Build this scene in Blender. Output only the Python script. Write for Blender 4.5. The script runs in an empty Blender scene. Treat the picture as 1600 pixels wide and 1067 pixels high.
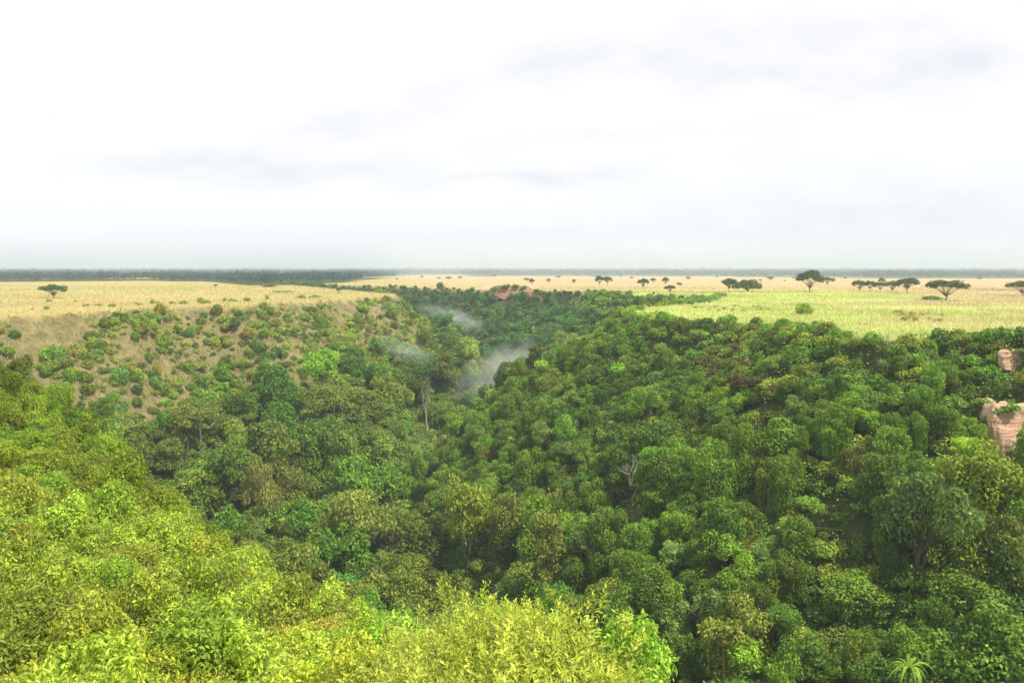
import bpy, math, random
import numpy as np
from mathutils import Vector

random.seed(7)
R = np.random.default_rng(11)
S = bpy.context.scene
COL = S.collection
PI = math.pi

# ------------------------------------------------------------------ camera
F = 1244.0                       # focal length in units of a 1600 px wide frame (28 mm on 36 mm)
PITCH = math.atan(114.5 / F)
CAMZ = 12.0
cam_d = bpy.data.cameras.new('camera'); cam = bpy.data.objects.new('camera', cam_d); COL.objects.link(cam)
cam_d.sensor_width = 36; cam_d.lens = 28; cam_d.clip_start = 0.1; cam_d.clip_end = 60000
cam.location = (0, 0, CAMZ); cam.rotation_euler = (PI / 2 - PITCH, 0, 0)
S.camera = cam
cP, sP = math.cos(PITCH), math.sin(PITCH)

def ray(px, py):
    a = (np.asarray(px, float) - 800) / F; b = (533.5 - np.asarray(py, float)) / F
    return np.stack([a, cP + b * sP, -sP + b * cP], -1)      # world x, y, z (not normalised)

def P(px, py, z=0.0):            # point of the plane z seen at a pixel
    d = ray(px, py); t = (z - CAMZ) / d[2]
    return np.array([d[0] * t, d[1] * t])

def project(x, y, z):
    zz = z - CAMZ
    dep = y * cP - zz * sP
    up = y * sP + zz * cP
    dep = np.maximum(dep, 1e-3)
    return 800 + F * x / dep, 533.5 - F * up / dep, dep

# ------------------------------------------------------------------ noise
def vnoise(x, y, seed=0):
    xi = np.floor(x).astype(np.int64); yi = np.floor(y).astype(np.int64)
    fx = x - xi; fy = y - yi
    fx = fx * fx * (3 - 2 * fx); fy = fy * fy * (3 - 2 * fy)
    def h(a, b):
        n = (a * 374761393 + b * 668265263 + seed * 974634777) & 0x7fffffff
        n = ((n ^ (n >> 13)) * 1274126177) & 0x7fffffff
        n = n ^ (n >> 16)
        return (n & 0xffff) / 65535.0
    a = h(xi, yi); b = h(xi + 1, yi); c = h(xi, yi + 1); d = h(xi + 1, yi + 1)
    return (a * (1 - fx) + b * fx) * (1 - fy) + (c * (1 - fx) + d * fx) * fy

def fbm(x, y, s, seed=0, o=4):
    x = np.asarray(x, float); y = np.asarray(y, float)
    r = 0; a = 0.5; t = 0
    for k in range(o):
        r = r + a * vnoise(x / s + 17.3 * k, y / s - 9.1 * k, seed + k); t += a; a *= .5; s *= .5
    return r / t * 2 - 1          # -1..1

# ------------------------------------------------------------------ terrain
LEFT = [np.array(p, float) for p in [(-600, 330), (-380, 262), (-240, 212)]] + \
       [P(*p) for p in [(0, 496), (100, 491), (200, 483), (300, 478), (400, 476), (500, 470), (580, 464), (622, 461)]]
BACK = [P(*p) for p in [(600, 458), (540, 453), (480, 448), (425, 443)]]
FAR = [P(*p) for p in [(440, 439.5), (530, 445.5), (600, 447), (650, 449), (740, 452), (850, 454), (925, 457), (962, 461)]]
RAV = [P(*p) for p in [(1000, 463), (1060, 464), (1130, 464), (1105, 472), (1050, 477), (1005, 481), (985, 484)]]
RIGHT = [P(*p) for p in [(972, 487), (1005, 492), (1050, 499), (1110, 503), (1180, 505), (1250, 513), (1330, 527), (1400, 533), (1460, 529), (1520, 531), (1600, 537)]] + \
        [np.array(p, float) for p in [(125, 118), (170, 112), (260, 118), (420, 90), (420, -80), (-600, -80)]]
POLY = np.array(LEFT + BACK + FAR + RAV + RIGHT)

def seg_dist(x, y, pts, closed=False):
    d = np.full(x.shape, 1e9); n = len(pts)
    for i in range(n if closed else n - 1):
        a = pts[i]; b = pts[(i + 1) % n]
        vx, vy = b[0] - a[0], b[1] - a[1]
        t = np.clip(((x - a[0]) * vx + (y - a[1]) * vy) / (vx * vx + vy * vy + 1e-9), 0, 1)
        d = np.minimum(d, np.hypot(x - a[0] - t * vx, y - a[1] - t * vy))
    return d

def inside(x, y):
    r = np.zeros(x.shape, bool); n = len(POLY)
    for i in range(n):
        a = POLY[i]; b = POLY[(i + 1) % n]
        c = ((a[1] > y) != (b[1] > y))
        with np.errstate(divide='ignore', invalid='ignore'):
            xx = (b[0] - a[0]) * (y - a[1]) / (b[1] - a[1]) + a[0]
        r ^= c & (x < xx)
    return r

U_ = np.array([-.95, -.643, -.5625, -.48, -.40, -.33, -.26, -.18, -.12, -.064, 0, .056, .096, .16, .193, .3, .65])
SE = np.array([.10, .120, .168, .240, .328, .395, .445, .485, .472, .432, .422, .424, .452, .48, .52, .60, .64])
YE = np.array([108, 90, 82, 70, 58, 42, 26, 15, 12, 10.5, 10.5, 10.5, 10, 9.5, 9, 9, 9])

def canopy_c(y):
    return np.interp(y, [0, 4, 8, 14, 30, 60, 100], [1.3, 1.15, 1.45, 1.8, 2.7, 3.6, 4.2])

def near_z(x, y):
    yy = np.maximum(y, 0.0)
    u = np.clip(x / np.maximum(yy, 1.0), -.95, .65)
    se = np.interp(u, U_, SE); ye = np.interp(u, U_, YE)
    t = np.clip((yy - 5) / (ye - 5), 0, 1)
    s = se + (0.64 - se) * (1 - t) ** 2.4
    yc = np.minimum(yy, ye)
    z = -s * yc - canopy_c(yc) - 0.9 * np.maximum(yy - ye, 0)
    z = np.minimum(z, -1.75)
    return CAMZ + z + fbm(x, y, 9, 5, 3) * np.clip(yy / 60, 0, 1) * 1.6

def height(x, y, full=False):
    x = np.asarray(x, float); y = np.asarray(y, float)
    w = fbm(x, y, 26, 1, 4); w2 = fbm(x, y, 9, 9, 2)
    ins = inside(x, y)
    dl = seg_dist(x, y, LEFT + BACK[:1]); do = seg_dist(x, y, BACK + FAR + RAV + RIGHT)
    k = np.clip(np.minimum(dl, do) / 6, 0, 1)
    dl2 = np.maximum(dl + (w * 7 + w2 * 2.0) * k, 0); do2 = np.maximum(do + (w * 7 + w2 * 2) * k, 0)
    gu = np.abs(fbm(x * .9 + y * .25, y * .18, 13, 87, 3)) * np.clip(dl / 10, 0, 1) * np.clip((60 - dl) / 20, 0, 1)
    dl2 = dl2 + (.28 - gu) * 13 * np.clip(dl / 8, 0, 1) * (dl < 60)
    dl2 = np.maximum(dl2, 0)
    pl = 0.95 * np.minimum(dl2, 5) + 0.72 * np.clip(dl2 - 5, 0, 200)
    pr = 1.0 * np.minimum(do2, 7) + 0.80 * np.clip(do2 - 7, 0, 200)
    floor = 55 + fbm(x, y, 60, 3, 3) * 3
    dep = np.minimum(np.minimum(pl, pr), floor)
    plat = fbm(x, y, 70, 21, 3) * 0.45
    h = np.where(ins, plat * 0.5 - dep, plat)
    nz = near_z(x, y)
    h2 = np.maximum(h, nz) if not isinstance(nz, float) else h
    if full:
        return h2, ins, dl, do, nz > h
    return h2

def hit(px, py):
    d = ray(px, py); t = np.geomspace(4, 2500, 3000)
    pts = d[None, :] * t[:, None]; z = pts[:, 2] + CAMZ
    hh = height(pts[:, 0], pts[:, 1]); i = int(np.argmax(z < hh))
    return np.array([pts[i, 0], pts[i, 1], hh[i]])

def far_edge(u):                # distance at which the far woodland begins
    px = 800 + u * F
    yp = np.interp(px, [-400, 0, 200, 330, 385, 430, 540, 600, 640, 800, 1100, 1300, 1600, 2000],
                   [440, 440, 439, 440, 446, 447, 441, 435, 432.5, 431, 432, 434, 435, 435])
    return CAMZ * F / (yp - 419)

def wood_mask(x, y):
    yy = np.maximum(y, 1); u = x / yy
    e = far_edge(u) * (1 + .05 * fbm(x, y, 60, 31, 3))
    g = fbm(x, y, 110, 33, 3)
    lim = np.full(u.shape, 30000.)
    m = (yy > e) & (yy < lim * (1 + .1 * g))
    m &= ~((g > .12) & (yy < e * 1.35) & (u < -.05))
    m &= ~((g > .32) & (yy > 900))
    return m

# ------------------------------------------------------------------ materials
def nd(nt, typ, loc=(0, 0), **kw):
    n = nt.nodes.new(typ)
    for k, v in kw.items():
        if k.startswith('i_'):
            n.inputs[k[2:]].default_value = v
        else:
            setattr(n, k, v)
    return n

def mixc(nt, a, b, f, mode='MIX'):
    m = nt.nodes.new('ShaderNodeMix'); m.data_type = 'RGBA'; m.blend_type = mode; m.clamp_factor = True
    for s, v in ((m.inputs[0], f), (m.inputs[6], a), (m.inputs[7], b)):
        if isinstance(v, bpy.types.NodeSocket): nt.links.new(v, s)
        elif isinstance(v, (int, float)): s.default_value = v
        else: s.default_value = (*v, 1)
    return m.outputs[2]

def ramp(nt, fac, pts):
    r = nt.nodes.new('ShaderNodeValToRGB'); nt.links.new(fac, r.inputs[0])
    e = r.color_ramp.elements
    while len(e) < len(pts): e.new(.5)
    for i, (p, c) in enumerate(pts):
        e[i].position = p; e[i].color = (c, c, c, 1) if isinstance(c, (int, float)) else (*c, 1)
    return r.outputs[0]

def noise(nt, scale, detail=4, vec=None, rough=.55):
    n = nt.nodes.new('ShaderNodeTexNoise'); n.inputs['Scale'].default_value = scale
    n.inputs['Detail'].default_value = detail; n.inputs['Roughness'].default_value = rough
    if vec is not None: nt.links.new(vec, n.inputs['Vector'])
    return n.outputs['Fac']

def math_(nt, op, a, b=0.0):
    m = nt.nodes.new('ShaderNodeMath'); m.operation = op
    for s, v in ((m.inputs[0], a), (m.inputs[1], b)):
        if isinstance(v, bpy.types.NodeSocket): nt.links.new(v, s)
        else: s.default_value = v
    return m.outputs[0]

def leaf_mat(name, base, dark, trans=.3, rough=.55, spec=.25, isl=.45):
    m = bpy.data.materials.new(name); m.use_nodes = True; nt = m.node_tree; nt.nodes.clear()
    out = nd(nt, 'ShaderNodeOutputMaterial')
    geo = nd(nt, 'ShaderNodeNewGeometry'); oi = nd(nt, 'ShaderNodeObjectInfo')
    at = nd(nt, 'ShaderNodeAttribute', attribute_name='tint'); cl = nd(nt, 'ShaderNodeAttribute', attribute_name='clump')
    c = mixc(nt, dark, base, ramp(nt, geo.outputs['Random Per Island'], [(0, .5 - isl), (1, .5 + isl)]))
    c = mixc(nt, c, at.outputs['Color'], 1.0, 'MULTIPLY')
    c = mixc(nt, c, oi.outputs['Color'], 1.0, 'MULTIPLY')
    hs = nt.nodes.new('ShaderNodeHueSaturation'); nt.links.new(c, hs.inputs['Color'])
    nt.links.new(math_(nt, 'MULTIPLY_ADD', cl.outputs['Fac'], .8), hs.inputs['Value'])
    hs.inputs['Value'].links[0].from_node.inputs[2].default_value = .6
    hv = math_(nt, 'MULTIPLY_ADD', oi.outputs['Random'], .02); hv.node.inputs[2].default_value = .49
    nt.links.new(hv, hs.inputs['Hue'])
    p = nd(nt, 'ShaderNodeBsdfPrincipled'); p.inputs['Roughness'].default_value = rough
    p.inputs['Specular IOR Level'].default_value = spec
    nt.links.new(hs.outputs[0], p.inputs['Base Color'])
    tr = nd(nt, 'ShaderNodeBsdfTranslucent')
    nt.links.new(mixc(nt, hs.outputs[0], (.9, 1.0, .35), .35, 'MULTIPLY'), tr.inputs['Color'])
    mx = nd(nt, 'ShaderNodeMixShader'); mx.inputs[0].default_value = trans
    nt.links.new(p.outputs[0], mx.inputs[1]); nt.links.new(tr.outputs[0], mx.inputs[2])
    nt.links.new(mx.outputs[0], out.inputs[0])
    return m

def bark_mat(name, a, b, scale=3.0):
    m = bpy.data.materials.new(name); m.use_nodes = True; nt = m.node_tree
    p = nt.nodes['Principled BSDF']; p.inputs['Roughness'].default_value = .85
    tc = nd(nt, 'ShaderNodeTexCoord'); mp = nd(nt, 'ShaderNodeMapping'); mp.inputs['Scale'].default_value = (1, 1, .25)
    nt.links.new(tc.outputs['Object'], mp.inputs[0])
    f = noise(nt, scale, 5, mp.outputs[0])
    nt.links.new(mixc(nt, a, b, ramp(nt, f, [(.35, 0.), (.65, 1.)])), p.inputs['Base Color'])
    return m

M_FOREST = leaf_mat('forest_foliage', (.38, .49, .072), (.125, .19, .034))
M_NEAR = leaf_mat('near_foliage', (.80, .86, .13), (.21, .29, .04), trans=.36, rough=.5, spec=.22)
M_MID = leaf_mat('bush_foliage', (.64, .69, .11), (.15, .21, .035), trans=.35)
M_ACACIA = leaf_mat('acacia_foliage', (.125, .165, .045), (.05, .075, .022), trans=.2)
M_BLOSSOM = leaf_mat('blossom', (.85, .60, .12), (.70, .42, .08), trans=.2)
M_BARK = bark_mat('bark', (.06, .045, .03), (.16, .13, .10))
M_PALE = bark_mat('pale_bark', (.22, .20, .16), (.44, .41, .35))
M_TWIG = bark_mat('twig_bark', (.13, .085, .05), (.28, .21, .14), 20)
M_GRASS = leaf_mat('grass_blades', (1, 1, 1), (.86, .86, .82), trans=.25, rough=.8, spec=.1)

# ------------------------------------------------------------------ mesh helpers
def make_mesh(name, V, Fq, mat, tint=None, clump=None, smooth=False, tris=None):
    me = bpy.data.meshes.new(name)
    V = np.ascontiguousarray(V, np.float32)
    nv = len(V); Fq = np.asarray(Fq, np.int32).reshape(-1, 4) if Fq is not None and len(Fq) else np.zeros((0, 4), np.int32)
    T = np.asarray(tris, np.int32).reshape(-1, 3) if tris is not None and len(tris) else np.zeros((0, 3), np.int32)
    me.vertices.add(nv); me.vertices.foreach_set('co', V.ravel())
    loops = np.concatenate([Fq.ravel(), T.ravel()])
    me.loops.add(len(loops)); me.loops.foreach_set('vertex_index', loops)
    tot = np.concatenate([np.full(len(Fq), 4), np.full(len(T), 3)]).astype(np.int32)
    st = np.concatenate([[0], np.cumsum(tot)[:-1]]).astype(np.int32)
    me.polygons.add(len(tot)); me.polygons.foreach_set('loop_start', st); me.polygons.foreach_set('loop_total', tot)
    if smooth: me.polygons.foreach_set('use_smooth', np.ones(len(tot), bool))
    if tint is not False:
        a = me.attributes.new('tint', 'FLOAT_COLOR', 'POINT')
        c = np.ones((nv, 4), np.float32)
        if tint is not None: c[:, :3] = tint
        a.data.foreach_set('color', c.ravel())
        b = me.attributes.new('clump', 'FLOAT', 'POINT')
        b.data.foreach_set('value', (np.full(nv, .5) if clump is None else clump).astype(np.float32))
    me.materials.append(mat); me.update(calc_edges=True)
    return me

def unit(v):
    return v / np.maximum(np.linalg.norm(v, axis=-1, keepdims=True), 1e-9)

def leaf_quads(p, n, size, asp=.6, tang=None):
    """flat pointed leaves: one rhombus each"""
    N = len(p); n = unit(n)
    r = R.normal(size=(N, 3)) if tang is None else tang
    t = unit(r - n * np.sum(r * n, -1, keepdims=True)); b = np.cross(n, t)
    s = np.asarray(size).reshape(-1, 1) * np.ones((N, 1))
    v = np.stack([p, p + t * s * .5 + b * s * asp * .5, p + t * s - n * s * .12, p + t * s * .45 - b * s * asp * .5], 1)
    f = np.arange(N * 4).reshape(N, 4)
    return v.reshape(-1, 3), f

def leaf_fold(p, t, n, L, W):
    """narrow leaf folded along its midrib: two quads each"""
    t = unit(t); n = unit(n - t * np.sum(n * t, -1, keepdims=True)); b = np.cross(n, t)
    L = np.asarray(L).reshape(-1, 1); W = np.asarray(W).reshape(-1, 1); N = len(p)
    v = np.stack([p, p + t * L * .5 + b * W + n * W * .5, p + t * L * .5, p + t * L - n * L * .14, p + t * L * .5 - b * W + n * W * .5], 1)
    i = np.arange(N)[:, None] * 5
    f = np.concatenate([i + np.array([0, 2, 3, 1]), i + np.array([0, 4, 3, 2])])
    return v.reshape(-1, 3), f

def tube(path, rad, sides=6):
    path = np.asarray(path, float); n = len(path); rad = np.asarray(rad, float)
    tg = unit(np.gradient(path, axis=0))
    a = np.array([1., .3, .1]); u = unit(np.cross(tg, a)); w = np.cross(tg, u)
    an = np.arange(sides) / sides * 2 * PI
    v = path[:, None] + (u[:, None] * np.cos(an)[None, :, None] + w[:, None] * np.sin(an)[None, :, None]) * rad[:, None, None]
    v = v.reshape(-1, 3); f = []
    for i in range(n - 1):
        for j in range(sides):
            k = (j + 1) % sides
            f.append((i * sides + j, i * sides + k, (i + 1) * sides + k, (i + 1) * sides + j))
    return v, np.array(f)

class Bag:
    def __init__(s): s.v = []; s.f = []; s.t = []; s.c = []; s.n = 0
    def add(s, v, f, tint=None, clump=None):
        s.v.append(v); s.f.append(np.asarray(f) + s.n); s.n += len(v)
        s.t.append(np.ones((len(v), 3)) if tint is None else np.broadcast_to(tint, (len(v), 3)))
        s.c.append(np.full(len(v), .5) if clump is None else np.broadcast_to(clump, (len(v),)))
    def mesh(s, name, mat, smooth=False):
        return make_mesh(name, np.concatenate(s.v), np.concatenate(s.f), mat, np.concatenate(s.t), np.concatenate(s.c), smooth)

def sphere_dirs(n, zmin=-1.0):
    z = R.uniform(zmin, 1, n); a = R.uniform(0, 2 * PI, n); r = np.sqrt(np.maximum(0, 1 - z * z))
    return np.stack([r * np.cos(a), r * np.sin(a), z], -1)

def lobes_to_leaves(C, Rd, dens, size, zmin=-.35, up=.35, droop=0.0, jit=.75, asp=.6):
    """leaves over a union of ellipsoid lobes; C centres, Rd radii (n,3)"""
    ps, ns, cl = [], [], []
    for c, r in zip(C, Rd):
        area = 4 * PI * ((r[0] * r[1]) ** 1.6 / 3 + 2 * (r[0] * r[2]) ** 1.6 / 3) ** (1 / 1.6) * (1 - zmin) / 2
        k = max(8, int(area * dens))
        d = sphere_dirs(k, zmin)
        bump = 1 + .13 * np.sin(d[:, 0] * 7 + c[0] * 3) * np.cos(d[:, 1] * 6 + c[1] * 5) + .1 * np.sin(d[:, 2] * 9 + c[2] * 4)
        sh = np.where(R.random(k) < .75, R.uniform(.88, 1.08, k), R.uniform(.5, .9, k)) * bump
        ps.append(c + d * r * sh[:, None]); ns.append(unit(d / r)); cl.append(np.full(k, R.random()))
    p = np.concatenate(ps); n = np.concatenate(ns); cl = np.concatenate(cl)
    keep = np.ones(len(p), bool)
    for c, r in zip(C, Rd):
        q = (p - c) / r; keep &= np.sum(q * q, -1) > .42
    p, n, cl = p[keep], n[keep], cl[keep]
    nn = n + np.array([0, 0, up]) + R.normal(size=n.shape) * jit
    tang = R.normal(size=n.shape) - np.array([0, 0, droop])
    v, f = leaf_quads(p, nn, size * R.uniform(.7, 1.3, len(p)), asp, tang)
    cc = np.clip(cl * .55 + .22 + R.normal(size=len(cl)) * .12, 0, 1)
    return v, f, np.repeat(cc, 4)

def branchy(h, spread, nl, r0, tips=None, base=-1.6, lean=.08, sides=6, sub=2):
    """tapered trunk with limbs reaching to the lobes of the crown"""
    B = Bag()
    k = R.normal(size=2) * lean * h
    path = [np.array([0, 0, base])] + [np.array([k[0] * t * t + R.normal() * .03 * h * t, k[1] * t * t + R.normal() * .03 * h * t, h * t]) for t in (0.02, .25, .5, .75, 1)]
    v, f = tube(path, r0 * np.array([1.5, 1.15, .9, .8, .68, .5]), sides + 2); B.add(v, f)
    top = path[-1]
    if tips is None:
        tips = [top + np.array([math.cos(a) * spread, math.sin(a) * spread, R.uniform(.25, .8) * spread]) for a in R.uniform(0, 2 * PI, nl)]
    for t in tips:
        s = path[R.integers(2, 6)] if nl > 3 else top
        m1 = s + (t - s) * .35 + R.normal(size=3) * .07 * spread + np.array([0, 0, -.05 * spread]); m2 = s + (t - s) * .7 + R.normal(size=3) * .07 * spread + np.array([0, 0, .06 * spread])
        v, f = tube([s, m1, m2, t], r0 * np.array([.5, .36, .24, .08]), sides); B.add(v, f)
        for q in range(sub):
            e = m2 + R.normal(size=3) * .3 * spread + np.array([0, 0, .22 * spread])
            v, f = tube([m1 + (m2 - m1) * R.random(), (m2 + e) / 2 + R.normal(size=3) * .05 * spread, e], r0 * np.array([.26, .16, .05]), 4); B.add(v, f)
    return B

# ---- crown prototypes
def round_crown(dens=17, size=.52, rr=3.6, zz=4.6, n=34):
    C, Rd = [], []
    el = R.uniform(.75, 1.3, 2); nk = R.integers(3, 6); ka = R.uniform(0, 2 * PI, nk); kz = R.uniform(-1.2, 1.6, nk); kr = R.uniform(.25, .62, nk) * rr
    for i in range(n):
        j = R.integers(nk); d = sphere_dirs(1, -.25)[0]; m = R.uniform(1.1, 2.0)
        c = np.array([math.cos(ka[j]) * kr[j] * el[0], math.sin(ka[j]) * kr[j] * el[1], kz[j] + zz]) + d * np.array([m, m, m * .85])
        C.append(c); s = R.uniform(.45, 1.15); Rd.append(np.array([s, s, s * R.uniform(.55, .9)]))
    for j in range(nk): C.append(np.array([math.cos(ka[j]) * kr[j] * el[0], math.sin(ka[j]) * kr[j] * el[1], kz[j] + zz - .3])); Rd.append(np.array([1.5, 1.5, 1.3]))
    return np.array(C), np.array(Rd)

def draped_crown(n=13):
    C, Rd = [], []
    for i in range(n):
        a = R.uniform(0, 2 * PI); q = 2.7 * math.sqrt(R.random()); top = 7.6 - q * R.uniform(.5, 1.5) + R.uniform(-.7, .7)
        hh = R.uniform(1.5, 3.3); s = R.uniform(.65, 1.25)
        C.append(np.array([q * math.cos(a), q * math.sin(a), top - hh])); Rd.append(np.array([s, s, hh]))
        C.append(np.array([q * math.cos(a) * 1.05, q * math.sin(a) * 1.05, top - .6])); Rd.append(np.array([s * 1.25, s * 1.25, .85]))
    C.append(np.array([0, 0, 2.6])); Rd.append(np.array([2.4, 2.4, 2.9]))
    return np.array(C), np.array(Rd)

def layered_crown(n=15):
    C, Rd = [], []
    for i in range(n):
        a = R.uniform(0, 2 * PI); q = 3.9 * math.sqrt(R.random()); z = 6.6 - q * .45 + R.uniform(-1.6, .5); s = R.uniform(1.0, 1.9)
        C.append(np.array([q * math.cos(a), q * math.sin(a), z])); Rd.append(np.array([s, s, s * R.uniform(.32, .5)]))
    return np.array(C), np.array(Rd)

def tall_crown(n=18):
    C, Rd = [], []
    for i in range(n):
        z = R.uniform(4.2, 9.6); w = 2.5 * math.sin(PI * np.clip((z - 3.2) / 7.4, .05, 1)) ** .7; a = R.uniform(0, 2 * PI); q = w * R.uniform(.4, 1)
        s = R.uniform(.7, 1.35); C.append(np.array([q * math.cos(a), q * math.sin(a), z])); Rd.append(np.array([s, s, s * .75]))
    return np.array(C), np.array(Rd)

def crown_mesh(fn, name, mat, dens, size, **kw):
    C, Rd = fn(); v, f, c = lobes_to_leaves(C, Rd, dens, size, **kw)
    return (make_mesh(name, v, f, mat, None, c), C, Rd)

def trunk_mesh(name, C, h, r0, mat, nmax=8):
    idx = R.permutation(len(C))[:nmax]
    return branchy(h, 2.2, 8, r0, [C[i] for i in idx]).mesh(name, mat, True)

PROTO = {}
def proto(key, fn, n, mat, dens, size, th, tr, bark=M_BARK, **kw):
    PROTO[key] = []
    for i in range(n):
        m, C, Rd = crown_mesh(fn, key + '_crown', mat, dens, size, **kw)
        t = trunk_mesh(key + '_trunk', C, th, tr, bark)
        PROTO[key].append((m, t, C, Rd))
proto('round', round_crown, 9, M_FOREST, 34, .34, 3.6, .26)
proto('draped', draped_crown, 8, M_FOREST, 30, .33, 4.5, .24, zmin=-.9, droop=1.4, up=.15)
proto('layered', layered_crown, 4, M_FOREST, 34, .33, 5.2, .24, M_PALE)
proto('tall', tall_crown, 3, M_FOREST, 32, .33, 7.5, .24)
def low_bush():
    C, Rd = [], []
    for i in range(13):
        a = R.uniform(0, 2 * PI); q = 1.35 * math.sqrt(R.random()); z = 1.7 - q * .75 + R.uniform(-.25, .35); s = R.uniform(.4, .75)
        C.append(np.array([q * math.cos(a), q * math.sin(a), z])); Rd.append(np.array([s, s, s * R.uniform(.65, 1)]))
    C.append(np.array([0, 0, .8])); Rd.append(np.array([1.3, 1.3, .9]))
    return np.array(C), np.array(Rd)
def wild_bush():
    C, Rd = [], []
    for i in range(9):
        a = R.uniform(0, 2 * PI); q = 1.5 * math.sqrt(R.random()); zt = 2.5 - q * R.uniform(.3, 1.1) + R.uniform(-.4, .7); s = R.uniform(.28, .6)
        C.append(np.array([q * math.cos(a), q * math.sin(a), zt * .8])); Rd.append(np.array([s, s, s * R.uniform(.8, 1.4)]))
        for k in range(4):
            d = sphere_dirs(1, -.3)[0]; s2 = s * R.uniform(.4, .75); C.append(C[-1 - k] + d * s * 1.0); Rd.append(np.array([s2, s2, s2]))
    C.append(np.array([0, 0, .7])); Rd.append(np.array([1.35, 1.35, .9]))
    return np.array(C), np.array(Rd)
proto('bush', wild_bush, 7, M_MID, 210, .13, .9, .05, M_TWIG, zmin=-.7, asp=.42, jit=.6)
proto('coarse_bush', low_bush, 4, M_FOREST, 45, .30, .9, .06, M_TWIG, zmin=-.8)

# ------------------------------------------------------------------ objects
def tag(o, label=None, cat=None, group=None, kind=None):
    if label: o['label'] = label
    if cat: o['category'] = cat
    if group: o['group'] = group
    if kind: o['kind'] = kind
    return o

def link(name, me, parent=None, loc=None, color=None):
    o = bpy.data.objects.new(name, me); COL.objects.link(o)
    if parent is not None: o.parent = parent
    if loc is not None: o.location = loc
    if color is not None: o.color = (*color, 1)
    return o

def plant(name, crown, trunk, loc, sc, label, cat, group=None, color=(1, 1, 1), rot=None, parts=('crown', 'trunk')):
    e = bpy.data.objects.new(name, None); COL.objects.link(e); e.empty_display_size = .5
    e.location = loc; e.scale = (sc if isinstance(sc, (tuple, list)) else (sc, sc, sc))
    e.rotation_euler = (R.normal() * .03, R.normal() * .03, R.uniform(0, 2 * PI) if rot is None else rot)
    tag(e, label, cat, group)
    link(parts[0], crown, e, color=color)
    if trunk is not None: link(parts[1], trunk, e, color=(1, 1, 1))
    return e

# ------------------------------------------------------------------ ground sheet
def axis(segs):
    out = [segs[0][0]]
    for a, b, s in segs:
        n = max(1, int(round((b - a) / s))); out += list(np.linspace(a, b, n + 1)[1:])
    return np.array(out)
def geo(a, b, n): return list(np.geomspace(a, b, n))
xs = axis([(-520, -200, 8), (-200, -40, 2.2), (-40, 30, 1.2), (30, 150, 2.2), (150, 400, 7)])
xs = np.concatenate([-np.array(geo(560, 40000, 36))[::-1], xs, geo(430, 40000, 38)])
ys = axis([(-60, 0, 10), (0, 30, 1.0), (30, 420, 2.2), (420, 720, 4)])
ys = np.concatenate([-np.array(geo(80, 3000, 10))[::-1], ys, geo(740, 45000, 60)])
GX, GY = np.meshgrid(xs, ys); gx = GX.ravel(); gy = GY.ravel()
gz, g_in, g_dl, g_do, g_near = height(gx, gy, True)
nx, ny = len(xs), len(ys)
ii = (np.arange(ny - 1)[:, None] * nx + np.arange(nx - 1)[None]).ravel()
gf = np.stack([ii, ii + 1, ii + nx + 1, ii + nx], 1)
def dry_mask(x, y, ins, dl, do):
    lim = 32 + fbm(x, y, 22, 41, 3) * 18 - np.clip((x + 95) / 45, 0, 1) * 7
    return ins & (dl < lim) & (x < -35) & (dl < do)
def green_mask(x, y):            # fresh grass near the right rim
    d = seg_dist(x, y, RAV[2:] + RIGHT[:12])
    return np.clip(1.3 - d / 100 + fbm(x, y, 30, 43, 3) * .9, 0, 1) * (x > 20)
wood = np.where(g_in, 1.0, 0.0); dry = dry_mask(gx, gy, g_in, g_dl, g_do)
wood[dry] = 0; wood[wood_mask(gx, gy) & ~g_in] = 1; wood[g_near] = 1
attr = np.zeros((len(gx), 4), np.float32); attr[:, 0] = wood; attr[:, 1] = dry; attr[:, 2] = green_mask(gx, gy); attr[:, 3] = 1
plain = np.clip((np.arctan2(gx, np.maximum(gy, 1)) + .16) / .06, 0, 1) * np.clip((gy - 120) / 60, 0, 1)

mg = bpy.data.materials.new('ground'); mg.use_nodes = True; nt = mg.node_tree
p = nt.nodes['Principled BSDF']; p.inputs['Roughness'].default_value = .95; p.inputs['Specular IOR Level'].default_value = .1
tc = nd(nt, 'ShaderNodeTexCoord'); co = tc.outputs['Object']
at = nd(nt, 'ShaderNodeAttribute', attribute_name='cover'); sep = nd(nt, 'ShaderNodeSeparateColor'); nt.links.new(at.outputs['Color'], sep.inputs[0])
mpz = nd(nt, 'ShaderNodeMapping'); mpz.inputs['Scale'].default_value = (.35, 1, 1); nt.links.new(co, mpz.inputs[0])
n1 = noise(nt, .02, 6, mpz.outputs[0]); n2 = noise(nt, .35, 6, co, .7); n3 = noise(nt, .006, 5, mpz.outputs[0])
tan = mixc(nt, (.50, .37, .125), (.40, .33, .12), ramp(nt, n1, [(.35, 0.), (.65, 1.)]))
apl = nd(nt, 'ShaderNodeAttribute', attribute_name='plain')
tan = mixc(nt, tan, mixc(nt, (.55, .405, .22), (.47, .37, .18), ramp(nt, n1, [(.35, 0.), (.65, 1.)])), apl.outputs['Fac'])
tan = mixc(nt, tan, (.42, .40, .19), ramp(nt, n3, [(.45, 0.), (.7, .8)]))
tan = mixc(nt, tan, (.34, .28, .11), ramp(nt, n2, [(.52, 0.), (.8, .6)]))
grn = mixc(nt, (.44, .49, .15), (.35, .39, .10), ramp(nt, n2, [(.4, 0.), (.65, 1.)]))
c = mixc(nt, tan, grn, sep.outputs[2])
brn = mixc(nt, (.31, .235, .115), (.14, .145, .05), ramp(nt, n2, [(.38, 0.), (.62, 1.)]))
c = mixc(nt, c, brn, sep.outputs[1])
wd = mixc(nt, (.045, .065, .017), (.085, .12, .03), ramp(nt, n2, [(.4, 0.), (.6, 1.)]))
c = mixc(nt, c, wd, sep.outputs[0])
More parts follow.
